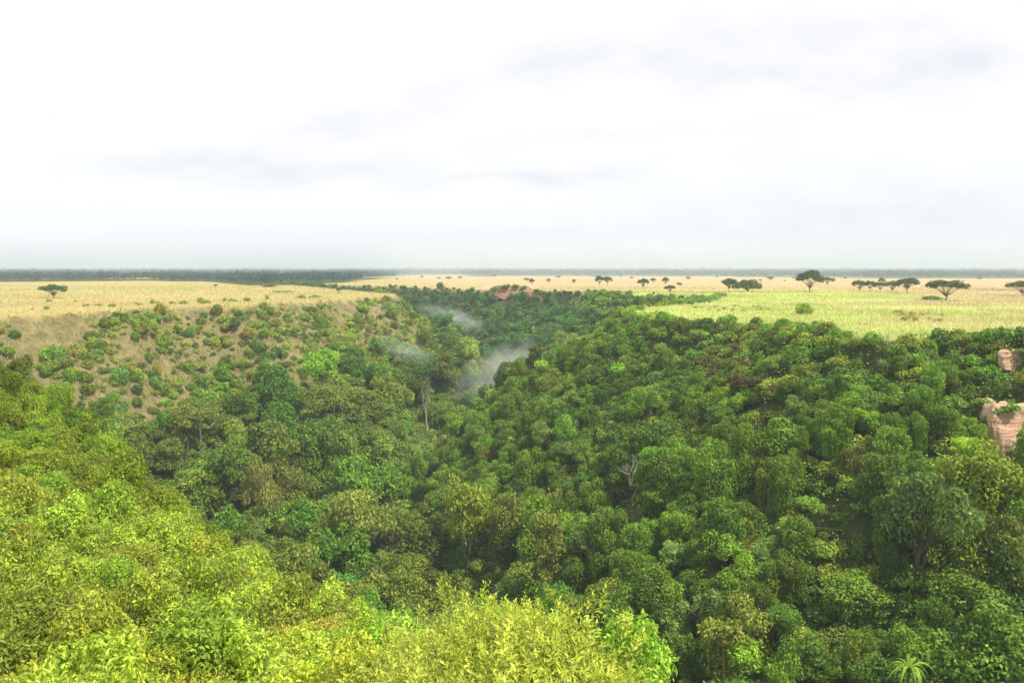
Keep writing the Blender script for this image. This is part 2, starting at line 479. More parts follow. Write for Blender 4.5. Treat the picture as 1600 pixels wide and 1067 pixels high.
nt.links.new(c, p.inputs['Base Color'])
bp = nd(nt, 'ShaderNodeBump'); bp.inputs['Strength'].default_value = .6; bp.inputs['Distance'].default_value = .5
nt.links.new(noise(nt, 1.2, 5, co, .7), bp.inputs['Height']); nt.links.new(bp.outputs[0], p.inputs['Normal'])
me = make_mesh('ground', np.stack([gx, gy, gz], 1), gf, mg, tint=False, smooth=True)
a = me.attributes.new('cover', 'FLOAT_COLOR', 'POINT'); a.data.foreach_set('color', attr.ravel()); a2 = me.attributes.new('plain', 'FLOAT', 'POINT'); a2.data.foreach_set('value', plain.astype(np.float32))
tag(link('ground', me), kind='structure')

# ------------------------------------------------------------------ visibility helper
def visible(x, y, z, rise):
    """does a crown whose top is at z+rise clear the terrain between it and the camera"""
    ok = np.ones(len(x), bool)
    for t in np.concatenate([np.linspace(.04, .9, 22)]):
        hx, hy = x * t, y * t
        line = CAMZ + (z + rise - CAMZ) * t
        hh = height(hx, hy)
        ok &= line > hh - 2.0
    return ok

def scatter(x0, x1, y0, y1, sp):
    nx_ = int((x1 - x0) / sp); ny_ = int((y1 - y0) / (sp * .87))
    gx_, gy_ = np.meshgrid(np.arange(nx_), np.arange(ny_))
    x = x0 + (gx_ + (gy_ % 2) * .5 + R.uniform(-.36, .36, gx_.shape)) * sp; y = y0 + (gy_ + R.uniform(-.36, .36, gx_.shape)) * sp * .87
    return x.ravel(), y.ravel()

# ------------------------------------------------------------------ rock faces
ROCKS = []; RK = []
def rock_mat(name, a, b, c_):
    m = bpy.data.materials.new(name); m.use_nodes = True; nt = m.node_tree
    p = nt.nodes['Principled BSDF']; p.inputs['Roughness'].default_value = .9
    tc = nd(nt, 'ShaderNodeTexCoord'); mp = nd(nt, 'ShaderNodeMapping'); mp.inputs['Scale'].default_value = (.25, .25, 1.6); nt.links.new(tc.outputs['Object'], mp.inputs[0])
    mv = nd(nt, 'ShaderNodeMapping'); mv.inputs['Scale'].default_value = (1.2, 1.2, .15); nt.links.new(tc.outputs['Object'], mv.inputs[0])
    s = noise(nt, 1.4, 8, mp.outputs[0], .68); v = noise(nt, .9, 5, mv.outputs[0], .6)
    c = mixc(nt, a, b, ramp(nt, s, [(.4, 0.), (.6, 1.)])); c = mixc(nt, c, c_, ramp(nt, v, [(.5, 0.), (.68, .8)]))
    nt.links.new(c, p.inputs['Base Color'])
    bp = nd(nt, 'ShaderNodeBump'); bp.inputs['Strength'].default_value = 1.0; bp.inputs['Distance'].default_value = .9
    nt.links.new(s, bp.inputs['Height']); nt.links.new(bp.outputs[0], p.inputs['Normal'])
    return m
M_RED = rock_mat('red_rock', (.66, .36, .22), (.52, .26, .16), (.18, .12, .08))
M_PINK = rock_mat('pink_rock', (.95, .62, .42), (.84, .50, .32), (.45, .29, .19))
def rock(px, py, w, h, mat, label, seed, tilt=.25, push=.0):
    b = hit(px, py); dirv = unit(np.array([b[0], b[1]]))
    b = b + np.array([-dirv[0] * push, -dirv[1] * push, 0])
    nu, nv_ = 72, 40; v = []
    for j in range(nv_):
        ph = (j / (nv_ - 1) - .5) * PI
        for i in range(nu):
            th = i / nu * 2 * PI
            cx = math.copysign(abs(math.cos(th)) ** .45, math.cos(th)) * max(math.cos(ph), 0) ** .3
            cy = math.copysign(abs(math.sin(th)) ** .45, math.sin(th)) * max(math.cos(ph), 0) ** .3
            cz = math.copysign(abs(math.sin(ph)) ** .6, math.sin(ph))
            v.append((cx, cy, cz))
    v = np.array(v)
    q = fbm(v[:, 0] * 3 + seed * 7, v[:, 2] * 3 + v[:, 1] * 2, 1.0, seed, 4); st = fbm(v[:, 2] * 9 + seed, v[:, 2] * 0 + .3, 1.0, seed + 3, 2)
    st = np.round(st * 3) / 3; cr = np.abs(fbm(v[:, 0] * 2.2 * w / 6 + seed, v[:, 1] * 2.2, 1.0, seed + 9, 3))
    col = fbm(v[:, 0] * 2.6 + seed * 3, v[:, 0] * 0 + 1.7, 1.0, seed + 5, 3)
    sc = 1 + .13 * q
    v = v * sc[:, None]
    v[:, 2] *= 1 + .10 * col
    v = v * np.array([w / 2, h * .22, h / 2])
    v[:, 1] *= (1 + .22 * st) * (1 - .45 * np.clip(.25 - cr, 0, 1) * 4 * .5) * (1 + .25 * fbm(v[:, 0] * 1.3, v[:, 2] * 1.3, 1.0, seed + 20, 4))
    v[:, 1] += v[:, 2] * tilt
    f = [(j * nu + i, j * nu + (i + 1) % nu, (j + 1) * nu + (i + 1) % nu, (j + 1) * nu + i) for j in range(nv_ - 1) for i in range(nu)]
    o = link('rock_face', make_mesh('rock_face', v, f, mat, tint=False, smooth=False))
    o.location = (b[0] + dirv[0] * h * .12, b[1] + dirv[1] * h * .12, b[2]); o.rotation_euler = (0, 0, math.atan2(-dirv[0], dirv[1]) * (-.25 if px > 1500 else 1))
    tag(o, label, 'rock face'); ROCKS.append((b[0], b[1], max(w, h))); RK.append((b, dirv, w, h))
rock(800, 459, 21, 7.5, M_RED, 'long red cliff band below the far grassy rim', 1)
rock(833, 462, 8, 6.5, M_RED, 'red cliff block just right of the long cliff band', 2)
rock(848, 465, 3.4, 7, M_RED, 'narrow red rock pillar at the right end of the cliff band', 3)
rock(688, 455, 4, 8, M_RED, 'narrow brown rock chute on the far wall left of the cliff band', 4)
rock(1584, 686, 8.2, 9.6, M_PINK, 'large bare pink cliff at the right edge of the gorge', 5, push=1)
rock(1540, 655, 3.2, 5.6, M_PINK, 'small pink cliff beside the large bare one', 6, push=1)
rock(1588, 566, 6, 3.4, M_PINK, 'pink rock ledge high under the right rim', 7, push=.5)
rock(572, 503, 2.6, 4.6, M_PINK, 'pale rock pillar on the left spur', 8)
rock(559, 499, 1.6, 3.6, M_PINK, 'thin pale rock left of the pillar on the spur', 9)
rock(470, 528, 3.2, 2.4, M_PINK, 'pale boulders among bushes on the dry left slope', 10)
def rock_clear(x, y):
    k = np.ones(len(x), bool)
    for rx, ry, s in ROCKS:
        L = math.hypot(rx, ry); ux, uy = rx / L, ry / L
        al = (x - rx) * ux + (y - ry) * uy; ac = np.abs(-(x - rx) * uy + (y - ry) * ux)
        lo = -s * .6 - 1.5 if L < 200 else -s * .15
        k &= ~((ac < s * .38) & (al < s * .1) & (al > lo))
    return k

# ------------------------------------------------------------------ landmark trees (kept clear by the scatter)
LAND = []
def at_hit(px, py, z_up=0.0):
    b = hit(px, py); return b
def ground_at_dist(px, Y):
    x = (px - 800) / F * Y; return np.array([x, Y, float(height(np.array([x]), np.array([Y]))[0])])
def landmark(name, key, i, px, ytop, Y, wpx, label, color, clear=False, trunk=None, cat='tree'):
    """tree standing on the ground Y metres away whose crown top reaches the height seen at ytop"""
    g = ground_at_dist(px, Y); m, t, C, Rd = PROTO[key][i]
    top = max(C[:, 2] + Rd[:, 2]); w = 2 * max(np.hypot(C[:, 0], C[:, 1]) + Rd[:, 0])
    zt = CAMZ - (ytop - 419) / F * Y
    sz = (zt - g[2]) / top; sw = wpx / F * Y / w
    LAND.append((g[0], g[1], wpx / F * Y * .5))
    if clear:
        for q_ in (.97, .94, .91, .88): LAND.append((g[0] * q_, g[1] * q_, wpx / F * Y * .35))
    return plant(name, m, trunk or t, g - np.array([0, 0, .2]), (sw, sw, sz), label, cat, None, color)

# dead white tree, built on its own: skeleton of bare branches
def dead_tree():
    B = Bag()
    def grow(p, d, L, r, lev):
        pts = [p]; q = p.copy(); dd = d.copy()
        for k in range(4):
            dd = unit(dd + R.normal(size=3) * .16 + np.array([0, 0, .06])); q = q + dd * L / 4; pts.append(q.copy())
        v, f = tube(pts, np.linspace(r, r * .6, 5), 6); B.add(v, f)
        if lev > 0:
            for k in range(3 if lev > 1 else 3):
                nd_ = unit(dd + R.normal(size=3) * .65 + np.array([0, 0, .15])); grow(pts[-1] if k < 2 else pts[3], nd_, L * .68, r * .55, lev - 1)
    grow(np.array([0, 0, -1.]), np.array([0.05, 0, 1.]), 6.5, .42, 0)
    grow(np.array([0.2, 0, 5.2]), unit(np.array([-.35, 0, 1.])), 4.0, .32, 3)
    grow(np.array([0.3, 0, 5.0]), unit(np.array([.45, .1, .9])), 4.2, .32, 3)
    return B.mesh('dead_tree', M_PALE, True)

# ------------------------------------------------------------------ gorge trees
def tint(base, var=.16):
    b = np.array(base); k = 1 + R.normal() * var
    return np.clip(b * k * (1 + R.normal(size=3) * np.array([.06, .03, .09])), .05, 3)

OLIVE = (1.06, .94, .85); GREEN = (.88, 1.08, .62); DEEP = (.60, .78, .55); GREYG = (.95, 1.10, 1.45); BRIGHT = (1.35, 1.65, .75); BROWN = (1.05, .66, 1.2)

def pick(zone):
    r = R.random()
    if zone == 'right':
        return ('draped', GREEN) if r < .46 else ('round', GREEN) if r < .58 else ('draped', DEEP) if r < .72 else ('round', GREYG) if r < .79 else ('round', DEEP) if r < .9 else ('round', BRIGHT) if r < .92 else ('draped', OLIVE)
    if zone == 'valley':
        return ('round', OLIVE) if r < .28 else ('layered', OLIVE) if r < .48 else ('round', DEEP) if r < .62 else ('round', GREEN) if r < .76 else ('tall', OLIVE) if r < .88 else ('tall', GREEN) if r < .94 else ('layered', DEEP)
    return ('round', GREEN) if r < .5 else ('round', DEEP) if r < .75 else ('round', OLIVE) if r < .9 else ('draped', GREEN)

LOOK = {('draped', GREEN): 'green tree draped in hanging vines', ('round', GREEN): 'rounded mid green leafy tree', ('draped', DEEP): 'dark green tree draped in hanging vines',
        ('round', GREYG): 'rounded silvery grey green tree', ('round', DEEP): 'rounded dark green leafy tree', ('round', BRIGHT): 'small bright green leafy tree',
        ('draped', OLIVE): 'olive green tree draped in hanging vines', ('round', OLIVE): 'rounded olive green leafy tree', ('layered', OLIVE): 'olive tree with flat layered crown',
        ('tall', OLIVE): 'tall slender olive tree', ('tall', GREEN): 'tall slender green tree', ('layered', DEEP): 'dark green tree with flat layered crown'}
WHERE = {'right': 'on the steep right side of the gorge', 'valley': 'on the forested gorge floor', 'left': 'at the foot of the dry left slope'}

LM = []
def landmarks():
    dt = dead_tree(); g = ground_at_dist(988, 142); zt_ = CAMZ - (716 - 419) / F * g[1]; s = (zt_ - g[2]) / 13.5; o = link('dead_tree', dt, loc=g - np.array([0, 0, .3])); o.scale = (s, s, s)
    tag(o, 'bare white dead tree with forked branches above the green canopy', 'tree'); [LAND.append((g[0] * q_, g[1] * q_, 2.6)) for q_ in (1, .98, .96, .93, .9)]
    landmark('forest_tree', 'round', 0, 728, 750, 150, 105, 'tall olive yellow tree standing out above the gorge floor with bare lower trunk', (1.6, 1.40, .9), clear=True)
    landmark('forest_tree', 'tall', 0, 850, 805, 128, 70, 'tall brownish tree with dark straight trunk right of the olive yellow tree', (1.15, 1.05, 1.1))
    landmark('forest_tree', 'layered', 0, 402, 715, 170, 70, 'thin crowned grey olive tree with pale straight trunk on gorge floor', (1.5, 1.15, 1.7))
    landmark('forest_tree', 'layered', 1, 545, 770, 160, 150, 'broad flat crowned olive brown tree left of the olive yellow one', (1.25, 1.15, 1.2))
    landmark('forest_tree', 'round', 1, 1178, 795, 118, 60, 'silvery grey tree with feathery crown on lower right slope', (1.7, 1.5, 3.0))
    landmark('forest_tree', 'round', 2, 1218, 848, 112, 55, 'small bright lime green tree beside the silvery grey one', (1.7, 2.1, 1.1))
    landmark('forest_tree', 'round', 3, 1300, 832, 110, 115, 'large domed grey green tree on the lower right slope', (1.05, 1.2, 1.7))
    landmark('forest_tree', 'draped', 1, 1350, 905, 98, 130, 'huge vine smothered tree bulging at lower right', (1.05, 1.25, .85))
    landmark('forest_tree', 'round', 4, 1195, 715, 132, 85, 'wide grey green tree in the middle of the right slope', (1.0, 1.15, 1.7))
    landmark('forest_tree', 'draped', 2, 1435, 565, 128, 60, 'tall rounded grey green vine tower below the right rim', (1.0, 1.15, 1.5))
    landmark('forest_tree', 'round', 5, 1560, 725, 118, 95, 'grey green tree below the large bare pink cliff', (1.0, 1.1, 1.7))
    # bare-trunked emergent
    Y = 262; g = ground_at_dist(665, Y); print('EMERGENT', g, ground_at_dist(665, 300)); hh = CAMZ - (567 - 419) / F * Y - g[2]
    C = np.array([[0, 0, 0], [1.6, 0, -.5], [-1.6, .3, -.4], [.4, 1.5, -.3], [-.3, -1.5, -.5]]) * 1.5 + np.array([0, 0, hh - 2.2]); Rd = np.tile([2.3, 2.3, 1.7], (5, 1))
    v, f, c = lobes_to_leaves(C, Rd, 16, .55); cm = make_mesh('emergent_crown', v, f, M_FOREST, None, c)
    B = branchy(hh - 3.5, 1.6, 5, .36, [x for x in C]); tm = B.mesh('emergent_trunk', M_PALE, True)
    plant('forest_tree', cm, tm, g, 1, 'lone tall tree with round dark crown on a long bare pale trunk', 'tree', None, (.35, .52, .55)); LAND.append((g[0], g[1], 3))
    [LAND.append((g[0] * q_, g[1] * q_, 4.5)) for q_ in (.98, .955, .93, .9, .87, .84)]
landmarks()
def land_clear(x, y, r):
    k = np.ones(len(x), bool)
    for a, b, s in LAND: k &= np.hypot(x - a, y - b) > s + r * .35
    return k

SAP = []
def sap_clear(x, y):
    k = np.ones(len(x), bool)
    for a, b, s in LAND:
        if s in (2.6, 4.5): k &= np.hypot(x - a, y - b) > s * .8
    return k

def tree_top(key, i, sc):
    C, Rd = PROTO[key][i][2:]; return max(C[:, 2] + Rd[:, 2]) * sc

cand = []   # (size in px, zone, x, y, z, scale, dist)
def gather(sp, zone_fn, smin, smax, bounds, near_excl=True):
    x, y = scatter(*bounds, sp)
    h, ins, dl, do, nr = height(x, y, True)
    zone = zone_fn(x, y, h, ins, dl, do)
    sc = R.uniform(smin, smax, len(x)) * np.clip(.36 + (-h) / 26, .36, 1.0) * np.where(R.random(len(x)) < .10, 1.4, 1.0)
    sc = sc * np.where((y < 150) & (h < -22) & (smax < 1.2), 1.35, 1.0)
    sc = np.minimum(sc, np.where(np.hypot(x, y) < 130, 1.45, np.where(x < -70, 1.35, 2.0)))
    px, py, dep = project(x, y, h + sc * 6)
    k = ins & ~nr & zone & (px > -60) & (px < 1660) & (py < 1120) & rock_clear(x, y) & land_clear(x, y, sc * 3) & (h < -1.2)
    x, y, h, sc, px, dep = [q[k] for q in (x, y, h, sc, px, dep)]
    v = visible(x, y, h, sc * 8 + 1)
    return [q[v] for q in (x, y, h, sc, px, dep)]

def zr(x, y, h, ins, dl, do):      # steep right wall
    dr = seg_dist(x, y, RAV[4:] + RIGHT)
    return (dr < 64) & (x > -30 + (y - 200) * .1) & (y < 330)
def zf(x, y, h, ins, dl, do):      # far wall and ravine
    return (y >= 330) & ~dry_mask(x, y, ins, dl, do) & ~((h < -38) & (y < 380))
def zv(x, y, h, ins, dl, do):
    dr = seg_dist(x, y, RAV[4:] + RIGHT)
    return ~zr(x, y, h, ins, dl, do) & ~zf(x, y, h, ins, dl, do) & ~dry_mask(x, y, ins, dl, do)
BND = (-420, 160, 40, 720)
T = {}
T['right'] = gather(3.8, zr, .40, .86, (-60, 160, 40, 330))
T['valley'] = gather(7.6, lambda *a: zv(*a) & (a[2] < -30), 1.25, 1.85, (-330, 120, 40, 400))
T['left'] = gather(4.8, lambda *a: zv(*a) & (a[2] >= -30), .42, .78, (-330, 60, 40, 400))
T['far'] = gather(4.7, zf, .45, .85, BND)
print('COUNTS', {k: len(v[0]) for k, v in T.items()})

far_bag = Bag()
def stuff_tree(bag, key, x, y, z, sc, col, d):
    i = R.integers(len(PROTO[key])); C, Rd = PROTO[key][i][2:]
    a = R.uniform(0, 2 * PI); ca, sa = math.cos(a), math.sin(a)
    size = max(.36, d * .0019); dens = 2.6 / (size * size)
    dens *= .75 if key == 'draped' else 1
    v, f, c = lobes_to_leaves(C * sc, Rd * sc, dens, size, zmin=-.3, up=.4)
    v = np.stack([v[:, 0] * ca - v[:, 1] * sa + x, v[:, 0] * sa + v[:, 1] * ca + y, v[:, 2] + z], 1)
    bag.add(v, f, col, c)

allt = []
for zone in ('right', 'valley', 'left', 'far'):
    x, y, h, sc, px, dep = T[zone]
    for i in range(len(x)):
        key, col = pick(zone)
        if zone == 'right' and 1085 < px[i] < 1225 and -14 < h[i] < -1 and R.random() < .4: key, col = 'round', BROWN
        allt.append((-sc[i] / dep[i], zone, key, col, x[i], y[i], h[i], sc[i], dep[i]))
allt.sort(key=lambda q: q[0])
BAGS = {z: Bag() for z in ('right', 'valley', 'left', 'far')}
used = {'vine_draped_tree': 0, 'forest_tree': 14}
for _, zone, key, col, x_, y_, h_, s_, d in allt:
    cc = tint(col, .2) * (np.array([.56, .80, 1.45]) if zone == 'far' else np.array([.92, 1.04, 1.0]) if zone == 'valley' else 1)  # far wall crowns tinted blue: distance haze put into the leaf colour
    kn = 'vine_draped_tree' if key == 'draped' else 'forest_tree'
    if zone != 'far' and used[kn] < 290:
        used[kn] += 1
        m, t = PROTO[key][R.integers(len(PROTO[key]))][:2]
        look = LOOK.get((key, col), 'brown scrubby tree')
        plant(kn, m, t, (x_, y_, h_ - .3), (s_ * R.uniform(.75, 1.25), s_ * R.uniform(.75, 1.25), s_ * (R.uniform(.85, 1.3) if R.random() < .85 else R.uniform(1.3, 1.6))), look + ' ' + WHERE[zone], 'tree', look + 's ' + WHERE[zone], cc)
    else:
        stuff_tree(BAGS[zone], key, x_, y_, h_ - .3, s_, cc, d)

# saplings filling the gaps between the trees
x, y = scatter(-260, 150, 40, 400, 2.9); h, ins, dl, do, nr = height(x, y, True)
px, py, dep = project(x, y, h); k = ins & ~nr & ~dry_mask(x, y, ins, dl, do) & (px > -40) & (px < 1640) & (py < 1120) & rock_clear(x, y) & sap_clear(x, y)
x, y, h, dep = [q[k] for q in (x, y, h, dep)]; v = visible(x, y, h, 3); x, y, h, dep = [q[v] for q in (x, y, h, dep)]
print('saplings', len(x))
for i in range(len(x)):
    stuff_tree(BAGS['right' if x[i] > -20 else 'valley'], 'coarse_bush', x[i], y[i], h[i] - .3, R.uniform(.7, 1.5), tint((.85, 1.1, .8) if R.random() < .7 else (1.4, 1.3, 1.0), .2), dep[i])
for zone, bag in BAGS.items():
    if bag.n:
        nm = {'right': 'slope_woodland', 'valley': 'valley_woodland', 'left': 'bank_woodland', 'far': 'distant_woodland'}[zone]
        lb = {'right': 'dense small trees covering the upper right gorge slope', 'valley': 'mass of further tree crowns along the gorge floor',
              'left': 'thicket of small trees on the lower left gorge slope', 'far': 'dark woodland covering the far wall of the gorge'}[zone]
        tag(link(nm, bag.mesh(nm, M_FOREST)), lb, 'woodland', kind='stuff')
        print(nm, bag.n)

cb = Bag()
for b_, dv0, w_, h_ in RK:
    rt = np.array([dv0[1], -dv0[0]]); dist = math.hypot(b_[0], b_[1]); nb = int((w_ + h_) * (1.5 if dist < 200 else .8))
    for q_ in range(nb):
        a_ = R.uniform(-.25, PI + .25) if R.random() < .75 else R.uniform(0, 2 * PI); ox = math.cos(a_) * w_ * .52; oz = math.sin(a_) * h_ * .5
        fz = -R.uniform(.0, .2) * h_ if dist < 200 else -1.0
        s_ = R.uniform(.35, .7) * (1 if dist < 200 else 1.1)
        stuff_tree(cb, 'coarse_bush', b_[0] + rt[0] * ox + dv0[0] * fz * .6, b_[1] + rt[1] * ox + dv0[1] * fz * .6, b_[2] + oz - s_ * 1.2, s_, tint((.8, 1.05, .7), .2), dist)
tag(link('cliff_creepers', cb.mesh('cliff_creepers', M_FOREST)), 'creepers and scrub framing the bare rock faces', 'creepers', kind='stuff')
# undergrowth leaves on every wooded slope
def leaf_field(name, n, bounds, mask_fn, size_fn, lift, mat, tint_fn, label, cat):
    x = R.uniform(bounds[0], bounds[1], n); y = R.uniform(bounds[2], bounds[3], n)
    h, ins, dl, do, nr = height(x, y, True)
    px, py, dep = project(x, y, h)
    k = mask_fn(x, y, h, ins, dl, do, nr) & (px > -40) & (px < 1640) & (py < 1100)
    x, y, h, dep = x[k], y[k], h[k], dep[k]; v = visible(x, y, h, 2.5); x, y, h, dep = x[v], y[v], h[v], dep[v]
    s = size_fn(dep); N = len(x)
    p_ = np.stack([x, y, h + R.random(N) * lift], 1); nn = np.stack([np.zeros(N), -np.ones(N) * .5, np.ones(N)], 1) + R.normal(size=(N, 3)) * .6
    V, Fq = leaf_quads(p_, nn, s, .65)
    t = tint_fn(x, y, N)
    cl = np.clip(.5 + fbm(x, y, 5, 77, 2) * .6, 0, 1)
    tag(link(name, make_mesh(name, V, Fq, mat, np.repeat(t, 4, 0), np.repeat(cl, 4))), label, cat, kind='stuff')
    print(name, N)
def ctint(base): return lambda x, y, N: np.clip(np.array(base) * (1 + fbm(x, y, 7, 50, 3)[:, None] * .4) * (1 + R.normal(size=(N, 3)) * .06), .05, 3)
leaf_field('undergrowth', 300000, (-260, 130, 30, 380), lambda x, y, h, ins, dl, do, nr: ins & ~nr & ~dry_mask(x, y, ins, dl, do), lambda d: np.maximum(.5, d * .0024), 2.2, M_FOREST, ctint((.8, 1.0, .8)), 'tangle of creepers and saplings under the gorge trees', 'undergrowth')

leaf_field('slope_herbs', 160000, (-260, -20, 120, 380), lambda x, y, h, ins, dl, do, nr: dry_mask(x, y, ins, dl, do) & ~nr & (fbm(x * 1.4, y * .7, 12, 97, 4) > .0), lambda d: np.maximum(.3, d * .0017), .9, M_FOREST, ctint((1.15, 1.05, .8)), 'ragged green herbs between the dry grass of the left slope', 'herbs')

# ------------------------------------------------------------------ bushes on the dry left slope and along the rims
def bush_at(x, y, z, sc, label, group, col, key='coarse_bush', name='bush', cat='bush'):
    i = R.integers(len(PROTO[key])); m, t = PROTO[key][i][:2]
    return plant(name, m, t, (x, y, z - .25 * (sc if np.isscalar(sc) else sc[2])), sc, label, cat, group, col)
x, y = scatter(-330, -20, 120, 380, 2.8); h, ins, dl, do, nr = height(x, y, True)
clus = 1.25 * fbm(x * 1.5, y * .8, 20, 61, 4) + .32 * np.clip(1 - dl / 9, 0, 1) + .10 * R.normal(size=len(x)) + np.clip((dl - 14) / 50, 0, .35) + np.clip((x + 95) / 60, 0, .3) + np.clip((-100 - x) / 60, 0, .14)
k = dry_mask(x, y, ins, dl, do) & ~nr & (clus > .05) & (dl > 1) & rock_clear(x, y)
px, py, dep = project(x, y, h); k &= (px > -40) & (px < 1650)
x, y, h, dl = x[k], y[k], h[k], dl[k]; v = visible(x, y, h, 3)
x, y, h, dl = x[v], y[v], h[v], dl[v]; print('slope bushes', len(x))
sbag = Bag(); dd_ = np.hypot(x, y); S_ = R.uniform(.3, 1.15, len(x)) * np.where(R.random(len(x)) < .12, 1.5, 1)
for rk, i in enumerate(np.argsort(-S_ / dd_)):
    s = S_[i]; dk = R.random() < .4; ol = R.random() < .3
    col = tint((.62, .80, .80) if dk else (1.5, 1.25, 1.1) if ol else (1.05, 1.2, .8), .2)
    if rk < 130:
        nm_ = 'dark green' if dk else 'olive' if ol else 'mid green'
        bush_at(x[i], y[i], h[i], (s * R.uniform(.7, 1.15), s * R.uniform(.7, 1.15), s * R.uniform(.8, 1.5)), nm_ + (' bush along the crest of the dry left slope' if dl[i] < 9 else ' bush among dry grass on the left slope'),
            nm_ + (' bushes along the left crest' if dl[i] < 9 else ' bushes on the dry left slope'), col)
    else: stuff_tree(sbag, 'coarse_bush', x[i], y[i], h[i] - .2, s * 1.0, col, dd_[i])
tag(link('slope_scrub', sbag.mesh('slope_scrub', M_FOREST)), 'scattered smaller scrub over the dry left slope', 'scrub', kind='stuff')
# right rim bushes, leaning over the edge
pts = [np.array(p_) for p_ in RIGHT[:13]]
cnt = 0
for a_, b_ in zip(pts[:-1], pts[1:]):
    L = np.hypot(*(b_ - a_)); n = max(1, int(L / 3.4))
    for q in range(n):
        pt = a_ + (b_ - a_) * (q + R.random()) / n + R.normal(size=2) * 1.0
        if abs(pt[0] / pt[1]) > .68: continue
        z = float(height(pt[:1], pt[1:2])[0]); px_ = 800 + F * pt[0] / pt[1]
        s = R.uniform(.55, 1.15) * (2.1 if px_ > 1440 else 1.0) * (.95 if 1330 < px_ < 1410 else 1) * (.5 if px_ < 1100 else 1)
        br = 1085 < px_ < 1225 and R.random() < .4
        bush_at(pt[0], pt[1], z - .6, (s, s, s), 'brown twiggy bush on the edge of the right rim' if br else 'dense green bush on the edge of the right rim', 'brown bushes on the right rim' if br else 'green bushes on the right rim', tint((1.6, .95, 1.6) if br else (.85, 1.1, .85), .2)); cnt += 1
# far rim and ravine rims: low shrubs
for line, step in ((FAR[2:], 14), (RAV, 6), (BACK, 16)):
    for a_, b_ in zip(line[:-1], line[1:]):
        L = np.hypot(*(b_ - a_)); n = max(1, int(L / step))
        for q in range(n):
            pt = a_ + (b_ - a_) * (q + R.random()) / n + R.normal(size=2) * 1.2; z = float(height(pt[:1], pt[1:2])[0]); s = R.uniform(.5, 1.0)
            rv = line is RAV
            bush_at(pt[0], pt[1], z - .3, (s, s, s * .9), 'dark bush lining the side ravine on the plateau' if rv else 'dark bush on the rim of the far gorge wall', 'bushes lining the side ravine' if rv else 'bushes on the far rim', tint((.65, .85, .85)))
print('rim bushes', cnt)

# ------------------------------------------------------------------ acacias on the plateau
def acacia_proto(w=1.0, flat=.22, limbs=9, dens=60, size=.045, fork=.22, top=.60, domed=.0, leaf_lo=-.6):
    """unit width 1, height about 'top' ; flat topped umbrella"""
    C, Rd = [], []; tips = []
    nl = limbs * 3
    for i in range(nl):
        a = i * 2.399963 + R.normal() * .2; q = .44 * math.sqrt((i + .5) / nl)
        z = top - flat * .45 - (q ** 2) * (.45 + domed) + R.normal() * .03
        C.append(np.array([q * math.cos(a), q * math.sin(a), z])); s = R.uniform(.07, .14); Rd.append(np.array([s, s, s * R.uniform(.5, .8) * (1 + domed * .5)]))
    C = np.array(C); Rd = np.array(Rd)
    v, f, c = lobes_to_leaves(C, Rd, 3.4 / (size * size), size, zmin=leaf_lo, up=.5, asp=.7)
    cm = make_mesh('acacia_crown', v, f, M_ACACIA, None, c)
    B = Bag(); v, f = tube([(0, 0, -.06), (.0, 0, 0.02), (R.normal() * .02, R.normal() * .02, fork * top)], [.026, .018, .014], 7); B.add(v, f)
    base = np.array([0, 0, fork * top * .95])
    for i in range(nl):
        t = C[i]; m1 = base + (t - base) * np.array([.35, .35, .45]) + R.normal(size=3) * .012; m2 = base + (t - base) * np.array([.72, .72, .8]) + R.normal(size=3) * .012
        v, f = tube([base, m1, m2, t], np.array([.009, .006, .004, .002]) * (1 if i % 2 else .75), 5); B.add(v, f)
    return cm, B.mesh('acacia_trunk', M_BARK, True)
AC = [acacia_proto(), acacia_proto(flat=.28, limbs=7), acacia_proto(domed=.25, limbs=8, fork=.3)] + [acacia_proto(domed=.9, flat=.2, top=.8, limbs=9, fork=.18)] + [acacia_proto(domed=.5, flat=.3, top=.55, limbs=9, fork=.12, leaf_lo=-.9)]
def acacia(px, py, wpx, hpx, k, label, group=None, col=(1, 1, 1)):
    g = P(px, py); z = float(height(g[:1], g[1:2])[0]); W = wpx / F * g[1]; H = hpx / F * g[1]
    cm, tm = AC[k]; top = (.62, .62, .62, .8, .55)[k] + .01
    plant('acacia_tree', cm, tm, (g[0], g[1], z - .05), (W, W, H / top), label, 'tree', group, col)
DK = (.75, .95, .8); OL = (1.5, 1.45, 1.1)
acacia(84, 466, 42, 23, 0, 'dark umbrella acacia standing alone on the left plateau', col=(.75, 1.2, .8))
acacia(1477, 470, 62, 37, 1, 'largest flat topped acacia, dark green, on the right plateau')
acacia(1265, 457, 42, 34, 3, 'round crowned dark acacia rising above the horizon line', col=(.6, .75, .75))
acacia(1417, 459, 38, 25, 2, 'open branched acacia just left of the largest flat topped one', col=DK)
acacia(1394, 457, 24, 19, 0, 'olive acacia second from the right in the row of small acacias', col=OL)
acacia(1375, 456, 25, 17, 1, 'small grey green acacia in the middle of the row', col=DK)
acacia(1359, 456, 20, 18, 2, 'small acacia second from the left in the row', col=DK)
acacia(1343, 456, 24, 19, 0, 'dark acacia at the left end of the row', col=DK)
acacia(1377, 446, 11, 12, 3, 'tiny dark acacia behind the middle of the row', col=DK)
acacia(1597, 464, 46, 28, 1, 'umbrella acacia cut off by the right edge of the view', col=(.9, 1.1, .9))
acacia(1292, 446, 24, 13, 0, 'small distant acacia right of the round crowned one', col=DK)
acacia(1139, 458, 26, 23, 2, 'dark acacia on the left of the leafy clump', col=DK)
acacia(1168, 457, 44, 21, 4, 'dense olive domed acacia forming the right of the clump', col=(1.2, 1.2, .9))
acacia(1005, 452, 18, 17, 0, 'small two tiered acacia left of centre on right plateau', col=DK)
acacia(1047, 460, 18, 15, 1, 'small flat topped acacia with pale trunk near the side ravine')
